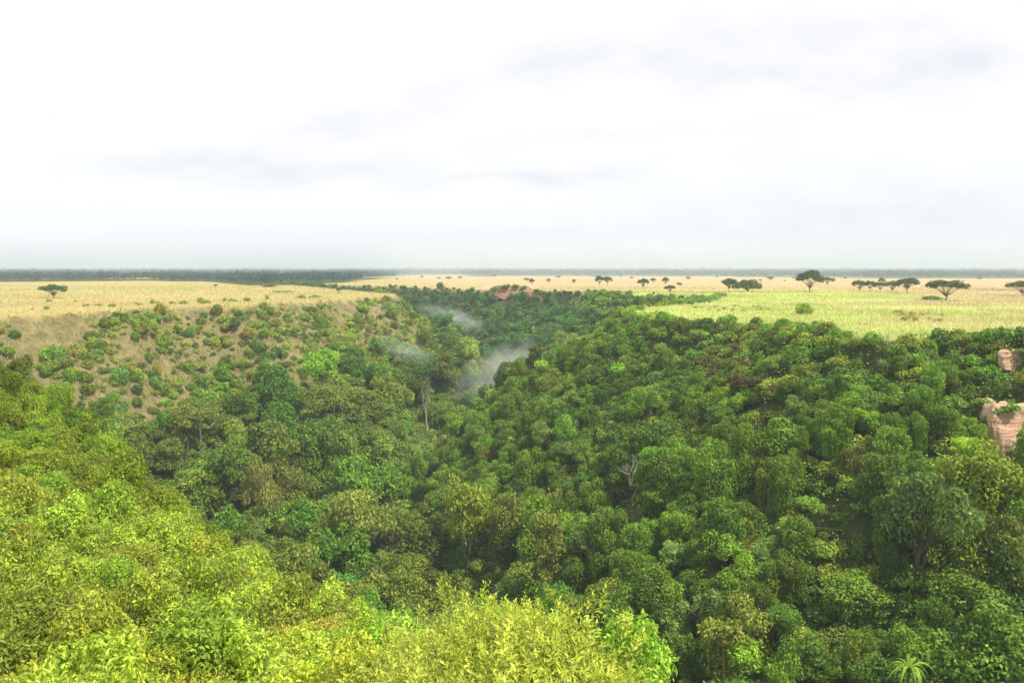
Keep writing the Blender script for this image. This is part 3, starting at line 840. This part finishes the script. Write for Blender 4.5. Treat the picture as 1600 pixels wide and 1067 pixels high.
acacia(1061, 448, 9, 7, 2, 'tiny acacia behind the flat topped one by the ravine', col=DK)
acacia(1021, 443, 9, 9, 0, 'tiny acacia beside the two tiered one', col=DK)
acacia(1040, 446, 11, 13, 3, 'faint thin crowned tree beyond the side ravine', col=(1.6, 1.5, 1.8))
acacia(937, 447, 14, 16, 3, 'left one of the dark acacia pair beyond the gorge head', col=DK)
acacia(949, 446, 15, 14, 2, 'right one of the dark acacia pair beyond the gorge head', col=DK)
acacia(831, 446, 9, 10, 3, 'small dark tree on the far rim above the red cliff', col=DK)
acacia(823, 440, 11, 6, 0, 'small flat acacia just behind the far rim tree', col=DK)
acacia(857, 444, 7, 9, 1, 'tiny acacia on thin trunk right of the red cliff', col=OL)
acacia(897, 445, 6, 9, 2, 'tiny acacia on the far plateau edge', col=OL)
acacia(529, 461, 8, 12, 1, 'little acacia with pale trunk on the tip of the left plateau', col=OL)
for px_, py_, w_, h_ in [(659, 436, 5, 6), (686, 437.5, 7, 5), (701, 438, 10, 6), (719, 436.5, 8, 5), (772, 433, 9, 5), (806, 432, 6, 4), (872, 435, 9, 4), (932, 435, 6, 4), (1075, 438, 9, 6), (1188, 440, 6, 4), (1204, 439, 11, 7),
                         (1226, 440, 4, 3), (970, 434, 6, 4), (987, 436, 7, 4), (337, 449, 8, 5), (1240, 437, 5, 4), (1120, 435, 6, 4), (1320, 437, 5, 4), (620, 438, 5, 4), (1530, 438, 7, 5)]:
    acacia(px_, py_, w_, h_, int(R.integers(0, 4)), 'tiny acacia scattered on the distant grassland', 'tiny acacias on the distant grassland', DK)
def plateau_bush(px, py, wpx, hpx, label, col, group=None, key='coarse_bush'):
    g = P(px, py); z = float(height(g[:1], g[1:2])[0]); W = wpx / F * g[1] / 3.8; H = hpx / F * g[1] / 2.3
    bush_at(g[0], g[1], z, (W, W, H), label, group, col, key)
plateau_bush(1256, 491, 32, 22, 'round olive bush alone on the green grass of right plateau', (1.5, 1.5, 1.0))
plateau_bush(1456, 468, 34, 7, 'low dark bush shape for the shadow left of the largest acacia', (.7, .95, .7))  # dark bush mesh standing in for the shadow cast by the acacia
plateau_bush(1497, 471, 16, 3, 'thin low scrub right of the foot of the largest acacia', (.8, .9, .8))
plateau_bush(1021, 461, 4, 6, 'tiny dark upright thing alone on the pale grass near the ravine', (.3, .3, .4))  # bush mesh standing in for an unidentified dark thing
plateau_bush(421, 449, 26, 6, 'flat dark thicket on the far edge of left plateau', (.6, .75, .7))
plateau_bush(443, 457, 38, 4, 'long low green thicket on the left plateau', (1.2, 1.4, .9))
plateau_bush(77, 471, 9, 4, 'small low bush shape for the shadow in front of the lone left acacia', (.8, .9, .8))  # bush mesh in place of the shadow at the lone acacia
plateau_bush(118, 472, 6, 3, 'tiny dry bush right of the lone left acacia', (1.4, 1.1, 1))
for k_ in range(16):
    px_ = R.uniform(1400, 1480); py_ = R.uniform(488, 503)
    plateau_bush(px_, py_, R.uniform(9, 18), R.uniform(5, 9), 'brownish scrub bush on the green grass above the rim notch', (1.9, 1.25, 1.7), 'brownish scrub above the rim notch')
for k_ in range(18):
    px_ = R.uniform(1085, 1200); py_ = R.uniform(478, 487)
    plateau_bush(px_, py_, R.uniform(6, 12), R.uniform(3, 5), 'low olive shrub in the grass behind the right rim', (1.6, 1.5, 1.0), 'low shrubs behind the right rim')
for k_ in range(26):
    px_ = R.uniform(0, 560); g_ = np.interp(px_, [0, 200, 400, 600], [489, 479, 472, 463])
    plateau_bush(px_, g_ - R.uniform(0, 4), R.uniform(6, 16), R.uniform(3, 9), 'small olive bush on the brink of the left plateau', (1.3, 1.3, .9), 'small bushes on the brink of the left plateau')

# ------------------------------------------------------------------ far woodland
def far_wood():
    V, T_, Cc = [], [], []
    for (d0, d1, sp, nq, qs, sc) in ((540, 1000, 9.5, 70, 1.5, 4.2), (1000, 1900, 15, 36, 2.6, 4.6), (1900, 4200, 34, 16, 5.5, 6.0)):
        x, y = scatter(-.75 * d1, .75 * d1, d0, d1, sp)
        k = (np.abs(x / y) < .70) & wood_mask(x, y) & ~inside(x, y); x, y = x[k], y[k]; n = len(x)
        g = fbm(x, y, 60, 91, 2)
        sz = R.uniform(.7, 1.35, n) * sc * (1 + .3 * g)
        d = sphere_dirs(n * nq, -.3).reshape(n, nq, 3) * R.uniform(.6, 1.05, (n, nq, 1)); d[..., 2] = d[..., 2] * .75 + .9
        p_ = d * sz[:, None, None]; p_[..., 0] += x[:, None]; p_[..., 1] += y[:, None]
        v, f = leaf_quads(p_.reshape(-1, 3), d.reshape(-1, 3) + R.normal(size=(n * nq, 3)) * .4 + np.array([0, 0, .3]), qs * R.uniform(.7, 1.3, n * nq), .75)
        col = np.array([.09, .25, 1.75])[None] * (1 + R.normal(size=(n, 1)) * .22) * (1 + g[:, None] * .3)  # blue leaf tint paints in the haze over the distance
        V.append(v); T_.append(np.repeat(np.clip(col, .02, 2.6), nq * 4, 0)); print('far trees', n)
    V = np.concatenate(V); f = np.arange(len(V)).reshape(-1, 4)
    tag(link('far_woodland', make_mesh('far_woodland', V, f, M_FOREST, np.concatenate(T_), None)), 'haze tinted woodland stretching to the horizon behind the grassland', 'woodland', kind='stuff')
far_wood()

# ------------------------------------------------------------------ grass
def grass_field(name, n, pix, hgt, tint_fn, label, mask=None):
    """tufts of blades on the plateau / dry slope; pix = (x0,x1,y0,y1) world bounds"""
    x = R.uniform(pix[0], pix[1], n); y = R.uniform(pix[2], pix[3], n)
    h, ins, dl, do, nr = height(x, y, True); px, py, dep = project(x, y, h)
    k = (px > -30) & (px < 1630) & ~nr & mask(x, y, ins, dl, do) & (R.random(n) < np.clip((pix[3] - y) / (pix[3] - pix[2]) * 1.2, 0, 1) ** 1.5)
    x, y, h, dep = x[k], y[k], h[k], dep[k]; v = visible(x, y, h, 1); x, y, h, dep = x[v], y[v], h[v], dep[v]; N = len(x)
    H = hgt * R.uniform(.5, 1.4, N) * (1 + .5 * fbm(x, y, 8, 71, 2)); W = np.maximum(.10, dep * .0007)
    a = R.uniform(0, PI, N); lean = R.normal(size=(N, 2)) * .35 * H[:, None]
    b = np.stack([x, y, h - .05], 1); dx = np.stack([np.cos(a) * W, np.sin(a) * W * .4, np.zeros(N)], 1)
    t = b + np.stack([lean[:, 0], lean[:, 1], H], 1)
    V = np.stack([b - dx, b + dx, t + dx * .25, t - dx * .25], 1).reshape(-1, 3)
    tt = tint_fn(x, y, N)
    tag(link(name, make_mesh(name, V, np.arange(N * 4).reshape(-1, 4), M_GRASS, np.repeat(tt, 4, 0), None)), label, 'grass', kind='stuff'); print(name, N)
def g_right(x, y, N):
    g = np.clip(green_mask(x, y)[:, None], 0, 1); n_ = fbm(x, y, 12, 73, 3)[:, None]
    a = np.array([.78, .67, .38]); b = np.array([.68, .77, .27])
    n_ = n_ + .9 * fbm(x * .45, y, 30, 83, 3)[:, None]; g = np.clip(g + .35 * fbm(x * .5, y, 22, 84, 3)[:, None], 0, 1)
    return np.clip((a * (1 - g) + b * g) * (1 + n_ * .25) * (1 + R.normal(size=(N, 1)) * .07), .03, 1)
def g_left(x, y, N):
    n_ = fbm(x, y, 18, 75, 3)[:, None]
    n_ = n_ + .9 * fbm(x * .45, y, 34, 85, 3)[:, None]; e_ = np.clip(.5 + fbm(x * .4, y, 40, 86, 3)[:, None] * 1.2, 0, 1)
    return np.clip((np.array([.76, .63, .33]) * (1 - e_) + np.array([.66, .64, .32]) * e_) * (1 + n_ * .2) * (1 + R.normal(size=(N, 1)) * .07), .03, 1)
def g_dry(x, y, N):
    n_ = fbm(x, y, 10, 79, 3)[:, None]; q = np.clip(.5 + n_ * 1.3, 0, 1)
    return np.clip((np.array([.56, .41, .22]) * q + np.array([.30, .33, .10]) * (1 - q)) * (1 + R.normal(size=(N, 1)) * .2), .03, 1)
grass_field('plateau_grass', 330000, (15, 330, 125, 560), .55, g_right, 'long yellow green grass covering the right plateau', lambda x, y, ins, dl, do: ~ins)
grass_field('golden_grass', 150000, (-420, -20, 195, 640), .45, g_left, 'golden dry grass covering the left plateau', lambda x, y, ins, dl, do: ~ins)
grass_field('dry_slope_grass', 120000, (-260, -20, 130, 380), .8, g_dry, 'dry brown grass on the left slope below the plateau', lambda x, y, ins, dl, do: dry_mask(x, y, ins, dl, do))

# ------------------------------------------------------------------ near bank: bushes 13 to 100 m away
x, y = scatter(-90, 30, 12, 108, 2.0)
zz, ins, dl, do, nr = height(x, y, True)
u = x / y; ye = np.interp(np.clip(u, -.95, .65), U_, YE)
px, py, dep = project(x, y, zz + 2)
k = nr & (y < ye + 7) & (px > -60) & (px < 1300) & (py < 1150)
k &= R.random(len(x)) < np.interp(y, [12, 25, 50, 100], [1, .8, .62, .5])
x, y, zz = x[k], y[k], zz[k]; print('near bank bushes', len(x))
order = np.argsort(y / (1 + R.random(len(y)) * 1.5))[:296]; rest_ = np.setdiff1d(np.arange(len(x)), order); nbag = Bag()
for i in rest_: stuff_tree(nbag, 'bush', x[i], y[i], zz[i] - .2, R.uniform(.8, 1.3), tint(np.array([1.35, 1.35, 1.1]) * (1.25 if y[i] < 40 else 1.0), .15), y[i] * .5)
if nbag.n: tag(link('spur_scrub', nbag.mesh('spur_scrub', M_FOREST)), 'further yellow green scrub over the near left spur', 'scrub', kind='stuff')
for i in order:
    s = np.interp(y[i], [12, 25, 50, 100], [.68, .92, 1.05, 1.2]) * R.uniform(.65, 1.3)
    g = np.interp(y[i], [12, 34, 50, 75], [0, .12, .85, 1.1])
    c0 = np.array([1.3, 1.32, 1.0]) * (1 - g) + np.array([.64, .76, .40]) * g
    r = R.random(); lk = 'yellow green' if r < .6 else 'olive' if r < .8 else 'fresh green'
    c0 = c0 * (np.array([.95, 1, .9]) if r < .6 else np.array([.80, .78, .8]) if r < .8 else np.array([.78, .95, .8]))
    w_ = 'close below the viewpoint' if y[i] < 30 else 'part way down the near left spur' if y[i] < 60 else 'at the far end of the near left spur'
    bush_at(x[i], y[i], zz[i], (s, s, s * R.uniform(.8, 1.3)), f'{lk} leafy bush {w_}', f'{lk} bushes {w_}', tint(c0, .2), key='bush', name='broadleaf_bush')

# ------------------------------------------------------------------ foreground shrubs with real leaves
def shrub_proto(L=.10, W=.013, nsp=420, per=11, rad=.75, hgt=1.15, droop=.0, upr=.9):
    d = sphere_dirs(nsp, -.1); bump = 1 + .24 * np.sin(d[:, 0] * 5 + R.random() * 6) * np.cos(d[:, 2] * 5) + .30 * np.cos(d[:, 1] * 6 + R.random() * 6)
    deep = np.where(R.random(nsp) < .68, R.uniform(.86, 1.1, nsp), R.uniform(.35, .86, nsp)) * bump
    base = d * np.array([rad, rad, hgt * .6]) * deep[:, None] + np.array([0, 0, hgt * .45])
    ax = unit(d * np.array([1, 1, .6]) + np.array([0, 0, upr]) + R.normal(size=d.shape) * .35)
    sl = R.uniform(.12, .28, nsp); vary = R.random(nsp) * .3; P_, T_, N_, Ls, Cl = [], [], [], [], []
    r1 = unit(np.cross(ax, R.normal(size=ax.shape))); r2 = np.cross(ax, r1)
    B = Bag()
    for k in range(per):
        t = (k + .5) / per; an = k * 2.4
        rad_ = r1 * math.cos(an) + r2 * math.sin(an)
        P_.append(base + ax * (sl * t)[:, None]); el = .35 + 1.0 * t
        tdir = rad_ + ax * el + R.normal(size=ax.shape) * .18 - np.array([0, 0, droop])
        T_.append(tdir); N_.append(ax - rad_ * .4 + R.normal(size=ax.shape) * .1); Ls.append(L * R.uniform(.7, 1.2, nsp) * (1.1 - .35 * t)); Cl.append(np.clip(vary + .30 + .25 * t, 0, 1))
    P_, T_, N_, Ls, Cl = [np.concatenate(q) for q in (P_, T_, N_, Ls, Cl)]
    v, f = leaf_fold(P_, T_, N_, Ls, Ls * (W / L))
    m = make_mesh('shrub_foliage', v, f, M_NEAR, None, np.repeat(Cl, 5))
    for k in range(26):
        i = R.integers(nsp); e = base[i]; s = np.array([R.normal() * .06, R.normal() * .06, -.35])
        v, f = tube([s, s + (e - s) * .4 + R.normal(size=3) * .05, s + (e - s) * .75 + R.normal(size=3) * .04, e + ax[i] * sl[i]], [.016, .011, .007, .003], 5); B.add(v, f)
    # blossom sprays
    Q = []
    for k in range(150):
        i = R.integers(nsp)
        if deep[i] < .8: continue
        c_ = base[i] + ax[i] * sl[i] * 1.05
        Q.append(c_ + R.normal(size=(40, 3)) * np.array([.035, .035, .03]))
    Q = np.concatenate(Q); bv, bf = leaf_quads(Q, R.normal(size=Q.shape) + np.array([0, 0, .6]), .013, .9)
    return m, B.mesh('shrub_stems', M_TWIG, True), make_mesh('shrub_blossom', bv, bf, M_BLOSSOM, None, None)
SH = [shrub_proto(.078, .0135, 430, 12, .62), shrub_proto(.085, .0125, 420, 13, .60), shrub_proto(.070, .015, 460, 11, .62), shrub_proto(.078, .0135, 430, 12, .58), shrub_proto(.082, .014, 420, 12, .62)]
SHL = [shrub_proto(.08, .012, 440, 12, .75, 1.15, .45, .7), shrub_proto(.088, .0125, 420, 12, .75, 1.15, .35, .8)]
cnt = 0
x, y = scatter(-13, 8, 3.4, 14, .80)
zz, ins, dl, do, nr = height(x, y, True); px, py, dep = project(x, y, zz + .8)
u = x / y; ye = np.interp(np.clip(u, -.95, .65), U_, YE)
k = (px > -90) & (px < 985) & (y > 4.6) & (y < ye + 1.0) & (py < 1400); x, y, zz, px, py = [q[k] for q in (x, y, zz, px, py)]; print('fore shrubs', len(x))
for i in range(len(x)):
    s = R.uniform(.66, 1.15); r = R.random(); bl = (235 < px[i] < 610) and r < .75 or r < .06; lng = (560 < px[i] < 720) and R.random() < .5 or R.random() < .04
    m, t, b = (SHL if lng else SH)[R.integers(2 if lng else 5)]
    if lng: col, lk = tint((.62, .80, .6), .1), 'long drooping green leaves'
    elif bl: col, lk = tint((.80, .86, .7), .12), 'clusters of tiny orange blossom'
    elif R.random() < .22: col, lk = tint((.66, .80, .5), .1), 'fresh green leaves'
    else: col, lk = tint((.97, 1.0, .95), .1), 'bright yellow green leaves'
    where = 'in the left foreground' if px[i] < 330 else 'in the middle foreground' if px[i] < 660 else 'on the right of the foreground thicket'
    o = plant('leafy_shrub', m, t, (x[i], y[i], zz[i]), (s, s, s * R.uniform(.75, 1.2)), f'shrub with {lk} {where}', 'shrub', f'shrubs with {lk} {where}', col, parts=('foliage', 'stem'))
    if bl: link('blossom', b, o)
    cnt += 1

# palm like plant with arching fronds low on the right
def frond_plant():
    B = Bag()
    for k in range(15):
        a = k * 2.4; L = R.uniform(1.0, 1.6); el = R.uniform(.5, 1.2); pts = []
        for t in np.linspace(0, 1, 7): pts.append(np.array([math.cos(a) * L * t * .95, math.sin(a) * L * t * .95, L * (el * t - 1.05 * t * t)]) + np.array([0, 0, 5.0]))
        pts = np.array(pts); side = np.array([-math.sin(a), math.cos(a), 0]); w = .085 * np.array([.35, .9, 1, .9, .7, .4, .03])[:, None]
        v = np.concatenate([pts - side * w + np.array([0, 0, .03]), pts, pts + side * w + np.array([0, 0, .03])]); n = 7
        f = [(i, i + 1, n + i + 1, n + i) for i in range(6)] + [(n + i, n + i + 1, 2 * n + i + 1, 2 * n + i) for i in range(6)]
        B.add(v, f, clump=.5 + .3 * R.random())
    return B.mesh('frond_crown', M_NEAR, True)
fr = frond_plant(); v, f = tube([(0, 0, -9), (.1, 0, 0), (-.1, .1, 3), (0, 0, 5.02)], [.12, .10, .08, .07], 8)
B = Bag(); B.add(v, f); ft = B.mesh('frond_stem', M_TWIG, True)
Yp = 26.0; xp = (1440 - 800) / F * Yp; zt = CAMZ - (1052 - 419) / F * Yp
plant('palm_like_plant', fr, ft, (xp, Yp, zt - 4.6), (.62, .62, .85), 'slender plant with arching pale green fronds at the bottom edge on the right', 'plant', None, (.5, .75, .6), parts=('frond', 'stem'))

# ------------------------------------------------------------------ mist wisps and haze
def vol_mat(name, dens, noisy=True, col=(.98, .99, 1), aniso=.0):
    m = bpy.data.materials.new(name); m.use_nodes = True; nt = m.node_tree; nt.nodes.clear()
    out = nd(nt, 'ShaderNodeOutputMaterial'); vs = nd(nt, 'ShaderNodeVolumeScatter'); vs.inputs['Color'].default_value = (*col, 1); vs.inputs['Density'].default_value = dens
    vs.inputs['Anisotropy'].default_value = aniso
    if noisy:
        tc = nd(nt, 'ShaderNodeTexCoord'); ln = nd(nt, 'ShaderNodeVectorMath', operation='LENGTH'); nt.links.new(tc.outputs['Object'], ln.inputs[0])
        fall = ramp(nt, ln.outputs['Value'], [(.0, 1.), (.9, 0.)]); mp = nd(nt, 'ShaderNodeMapping'); mp.inputs['Scale'].default_value = (2.2, 2.2, 1.5); nt.links.new(tc.outputs['Object'], mp.inputs[0])
        n = ramp(nt, noise(nt, 1.3, 4, mp.outputs[0], .6), [(.38, 0.), (.68, 1.)])
        nt.links.new(math_(nt, 'MULTIPLY', math_(nt, 'MULTIPLY', fall, n), dens), vs.inputs['Density'])
    nt.links.new(vs.outputs[0], out.inputs['Volume'])
    return m
bpy.ops.mesh.primitive_ico_sphere_add(subdivisions=3, radius=1); ico = bpy.context.object; icom = ico.data; bpy.data.objects.remove(ico)
def wisp(px, py, Y, wpx, hpx, deg, dens, label):
    x = (px - 800) / F * Y; z = CAMZ - (py - 419) / F * Y
    me_ = icom.copy(); me_.materials.clear(); me_.materials.append(vol_mat('mist', dens))
    o = link('mist_wisp', me_, loc=(x, Y, z)); o.scale = (wpx / F * Y / 2, wpx / F * Y / 2.4, hpx / F * Y / 2); o.rotation_euler = (0, math.radians(deg), 0)
    tag(o, label, 'mist')
wisp(778, 584, 272, 200, 105, -30, .085, 'largest patch of pale mist rising behind the right slope')
wisp(708, 497, 370, 140, 42, 18, .085, 'small mist streak near the head of the gorge')
wisp(634, 548, 278, 120, 42, 18, .09, 'faint mist patch left of the bare trunked tree')

bpy.ops.mesh.primitive_cube_add(size=2); hz = bpy.context.object; hz.name = 'haze'
hz.scale = (22000, 24000, 50); hz.location = (0, 20500, -16)
hm = vol_mat('haze', .00026, False, (.84, .94, 1.0)); q_ = hm.node_tree
va = nd(q_, 'ShaderNodeVolumeAbsorption'); va.inputs['Color'].default_value = (.12, .46, .86, 1); va.inputs['Density'].default_value = .00006
ad = nd(q_, 'ShaderNodeAddShader'); q_.links.new([n for n in q_.nodes if n.type == 'VOLUME_SCATTER'][0].outputs[0], ad.inputs[0]); q_.links.new(va.outputs[0], ad.inputs[1])
q_.links.new(ad.outputs[0], [n for n in q_.nodes if n.type == 'OUTPUT_MATERIAL'][0].inputs['Volume']); hz.data.materials.append(hm)
tag(hz, kind='structure')
bpy.ops.mesh.primitive_cube_add(size=2); hz2 = bpy.context.object; hz2.name = 'distant_haze'
hz2.scale = (21000, 21000, 24); hz2.location = (0, 21750, 20); hm2 = hm.copy(); hm2.name = 'distant_haze'
for n_ in hm2.node_tree.nodes:
    if n_.type == 'VOLUME_SCATTER': n_.inputs['Density'].default_value = .0007; n_.inputs['Color'].default_value = (.70, .89, 1, 1)
    if n_.type == 'VOLUME_ABSORPTION': n_.inputs['Density'].default_value = .00014
hz2.data.materials.append(hm2); tag(hz2, kind='structure')

# ------------------------------------------------------------------ distant lake
lm = bpy.data.materials.new('lake'); lm.use_nodes = True; q = lm.node_tree.nodes['Principled BSDF']; q.inputs['Base Color'].default_value = (.5, .6, .68, 1); q.inputs['Roughness'].default_value = .12
V = []; a_ = np.linspace(0, 2 * PI, 40, endpoint=False)
V = np.stack([np.cos(a_) * (1 + .12 * np.sin(3 * a_)) * 900 + 1000, np.sin(a_) * (1 + .2 * np.cos(2 * a_)) * 2200 + 9800, np.full(40, 1.2)], 1)
lk = bpy.data.meshes.new('lake'); lk.from_pydata([tuple(v) for v in V], [], [tuple(range(40))]); lk.materials.append(lm)
tag(link('lake', lk), kind='structure')

# ------------------------------------------------------------------ sky and sun
SUN_AZ_VEC = np.array([.62, -.42]); SUN_EL = math.radians(56)
w = bpy.data.worlds.new('World'); S.world = w; w.use_nodes = True; nt = w.node_tree; nt.nodes.clear()
out = nd(nt, 'ShaderNodeOutputWorld'); bg = nd(nt, 'ShaderNodeBackground'); bg.inputs['Strength'].default_value = .1
sky = nd(nt, 'ShaderNodeTexSky', sky_type='NISHITA', sun_disc=False, sun_elevation=SUN_EL, sun_rotation=math.atan2(SUN_AZ_VEC[0], SUN_AZ_VEC[1]))
tc = nd(nt, 'ShaderNodeTexCoord'); sp = nd(nt, 'ShaderNodeSeparateXYZ'); nt.links.new(tc.outputs['Generated'], sp.inputs[0])
zc = math_(nt, 'ADD', math_(nt, 'MAXIMUM', sp.outputs[2], 0.0), .10)
cx = math_(nt, 'DIVIDE', sp.outputs[0], zc); cy = math_(nt, 'DIVIDE', sp.outputs[1], zc)
cv = nd(nt, 'ShaderNodeCombineXYZ'); nt.links.new(cx, cv.inputs[0]); nt.links.new(cy, cv.inputs[1])
mp = nd(nt, 'ShaderNodeMapping'); mp.inputs['Scale'].default_value = (.55, .9, 1); mp.inputs['Location'].default_value = (3.1, 1.7, 0); mp.inputs['Rotation'].default_value = (0, 0, .25); nt.links.new(cv.outputs[0], mp.inputs[0])
n1 = noise(nt, 1.1, 7, mp.outputs[0], .55)
# soft grey streaks placed on the front sky by direction (u = x/y, v = z/y)
yy = math_(nt, 'MAXIMUM', sp.outputs[1], .05)
uu = math_(nt, 'DIVIDE', sp.outputs[0], yy); vv = math_(nt, 'DIVIDE', sp.outputs[2], yy)
wn = nd(nt, 'ShaderNodeTexNoise'); wn.inputs['Scale'].default_value = 9; wn.inputs['Detail'].default_value = 5
cuv = nd(nt, 'ShaderNodeCombineXYZ'); nt.links.new(uu, cuv.inputs[0]); nt.links.new(math_(nt, 'MULTIPLY', vv, 2.6), cuv.inputs[1]); nt.links.new(cuv.outputs[0], wn.inputs['Vector'])
ws = nd(nt, 'ShaderNodeSeparateColor'); nt.links.new(wn.outputs['Color'], ws.inputs[0])
uw = math_(nt, 'ADD', uu, math_(nt, 'MULTIPLY', math_(nt, 'SUBTRACT', ws.outputs[0], .5), .16)); vw = math_(nt, 'ADD', vv, math_(nt, 'MULTIPLY', math_(nt, 'SUBTRACT', ws.outputs[1], .5), .055))
acc = None
for (sx, sy, rx, ry, sl, st) in ((430, 265, 200, 18, 0, .75), (840, 277, 130, 13, -.03, .6), (520, 205, 130, 17, -.1, .45), (700, 150, 200, 26, -.22, .45), (980, 120, 170, 22, .05, .45), (880, 222, 210, 15, -.08, .45),
                                (1120, 237, 80, 12, -.1, .35), (1350, 100, 260, 75, 0, .55), (110, 185, 120, 16, .1, .4), (1030, 60, 110, 22, -.1, .3), (1400, 330, 320, 60, 0, .5), (820, 390, 1300, 26, 0, .3), (1520, 110, 120, 18, -.1, .35), (160, 240, 120, 14, 0, .3)):
    cu = (sx - 800) / F; cvv = (419 - sy) / F
    du = math_(nt, 'SUBTRACT', uw, cu); dv = math_(nt, 'ADD', math_(nt, 'SUBTRACT', vw, cvv), math_(nt, 'MULTIPLY', du, sl))
    r2 = math_(nt, 'ADD', math_(nt, 'POWER', math_(nt, 'ABSOLUTE', math_(nt, 'MULTIPLY', du, F / (rx * 1.25))), 2.0), math_(nt, 'POWER', math_(nt, 'ABSOLUTE', math_(nt, 'MULTIPLY', dv, F / (ry * 1.5))), 2.0))
    g = math_(nt, 'MULTIPLY', math_(nt, 'EXPONENT', math_(nt, 'MULTIPLY', r2, -1.0)), st)
    acc = g if acc is None else math_(nt, 'ADD', acc, g)
front = math_(nt, 'GREATER_THAN', sp.outputs[1], .06)
tx = noise(nt, 10, 4, cuv.outputs[0], .5)
acc = math_(nt, 'MULTIPLY', math_(nt, 'MULTIPLY', acc, front), ramp(nt, tx, [(.30, .5), (.62, 1.)]))
gen = math_(nt, 'MULTIPLY', ramp(nt, n1, [(.50, 0.), (.72, .45)]), 1.0)
fac = math_(nt, 'MINIMUM', math_(nt, 'ADD', math_(nt, 'MULTIPLY', acc, .78), math_(nt, 'MULTIPLY', gen, .22)), 1.0)
white = mixc(nt, (9.3, 9.8, 10.3), (11.0, 11.0, 11.0), ramp(nt, sp.outputs[2], [(0.0, 0.), (.14, 1.)]))
grey = mixc(nt, (7.5, 7.85, 8.8), sky.outputs[0], .06)
c = mixc(nt, white, grey, fac)
bk = math_(nt, 'ADD', math_(nt, 'MULTIPLY', sp.outputs[1], -1.6), math_(nt, 'MULTIPLY', math_(nt, 'SUBTRACT', sp.outputs[2], .55), 2.0))  # unseen sky behind and overhead dimmed to deepen contrast
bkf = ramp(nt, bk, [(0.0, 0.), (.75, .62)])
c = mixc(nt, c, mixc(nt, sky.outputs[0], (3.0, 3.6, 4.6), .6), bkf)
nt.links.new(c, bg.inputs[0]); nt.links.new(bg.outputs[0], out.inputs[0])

sd = bpy.data.lights.new('sun', 'SUN'); sd.energy = 5.0; sd.angle = math.radians(1.5); sd.color = (1, .93, .80)
so = bpy.data.objects.new('sun', sd); COL.objects.link(so)
dv_ = unit(np.array([SUN_AZ_VEC[0], SUN_AZ_VEC[1], 0])) * math.cos(SUN_EL) + np.array([0, 0, math.sin(SUN_EL)])
so.rotation_euler = Vector(dv_).to_track_quat('Z', 'Y').to_euler()

S.view_settings.view_transform = 'Standard'; S.view_settings.look = 'None'; S.view_settings.exposure = 0; S.view_settings.gamma = 1
cy_ = S.cycles
cy_.max_bounces = 4; cy_.diffuse_bounces = 2; cy_.glossy_bounces = 1; cy_.transmission_bounces = 2; cy_.volume_bounces = 2; cy_.transparent_max_bounces = 4
cy_.use_denoising = True; cy_.use_adaptive_sampling = False
cy_.volume_max_steps = 128
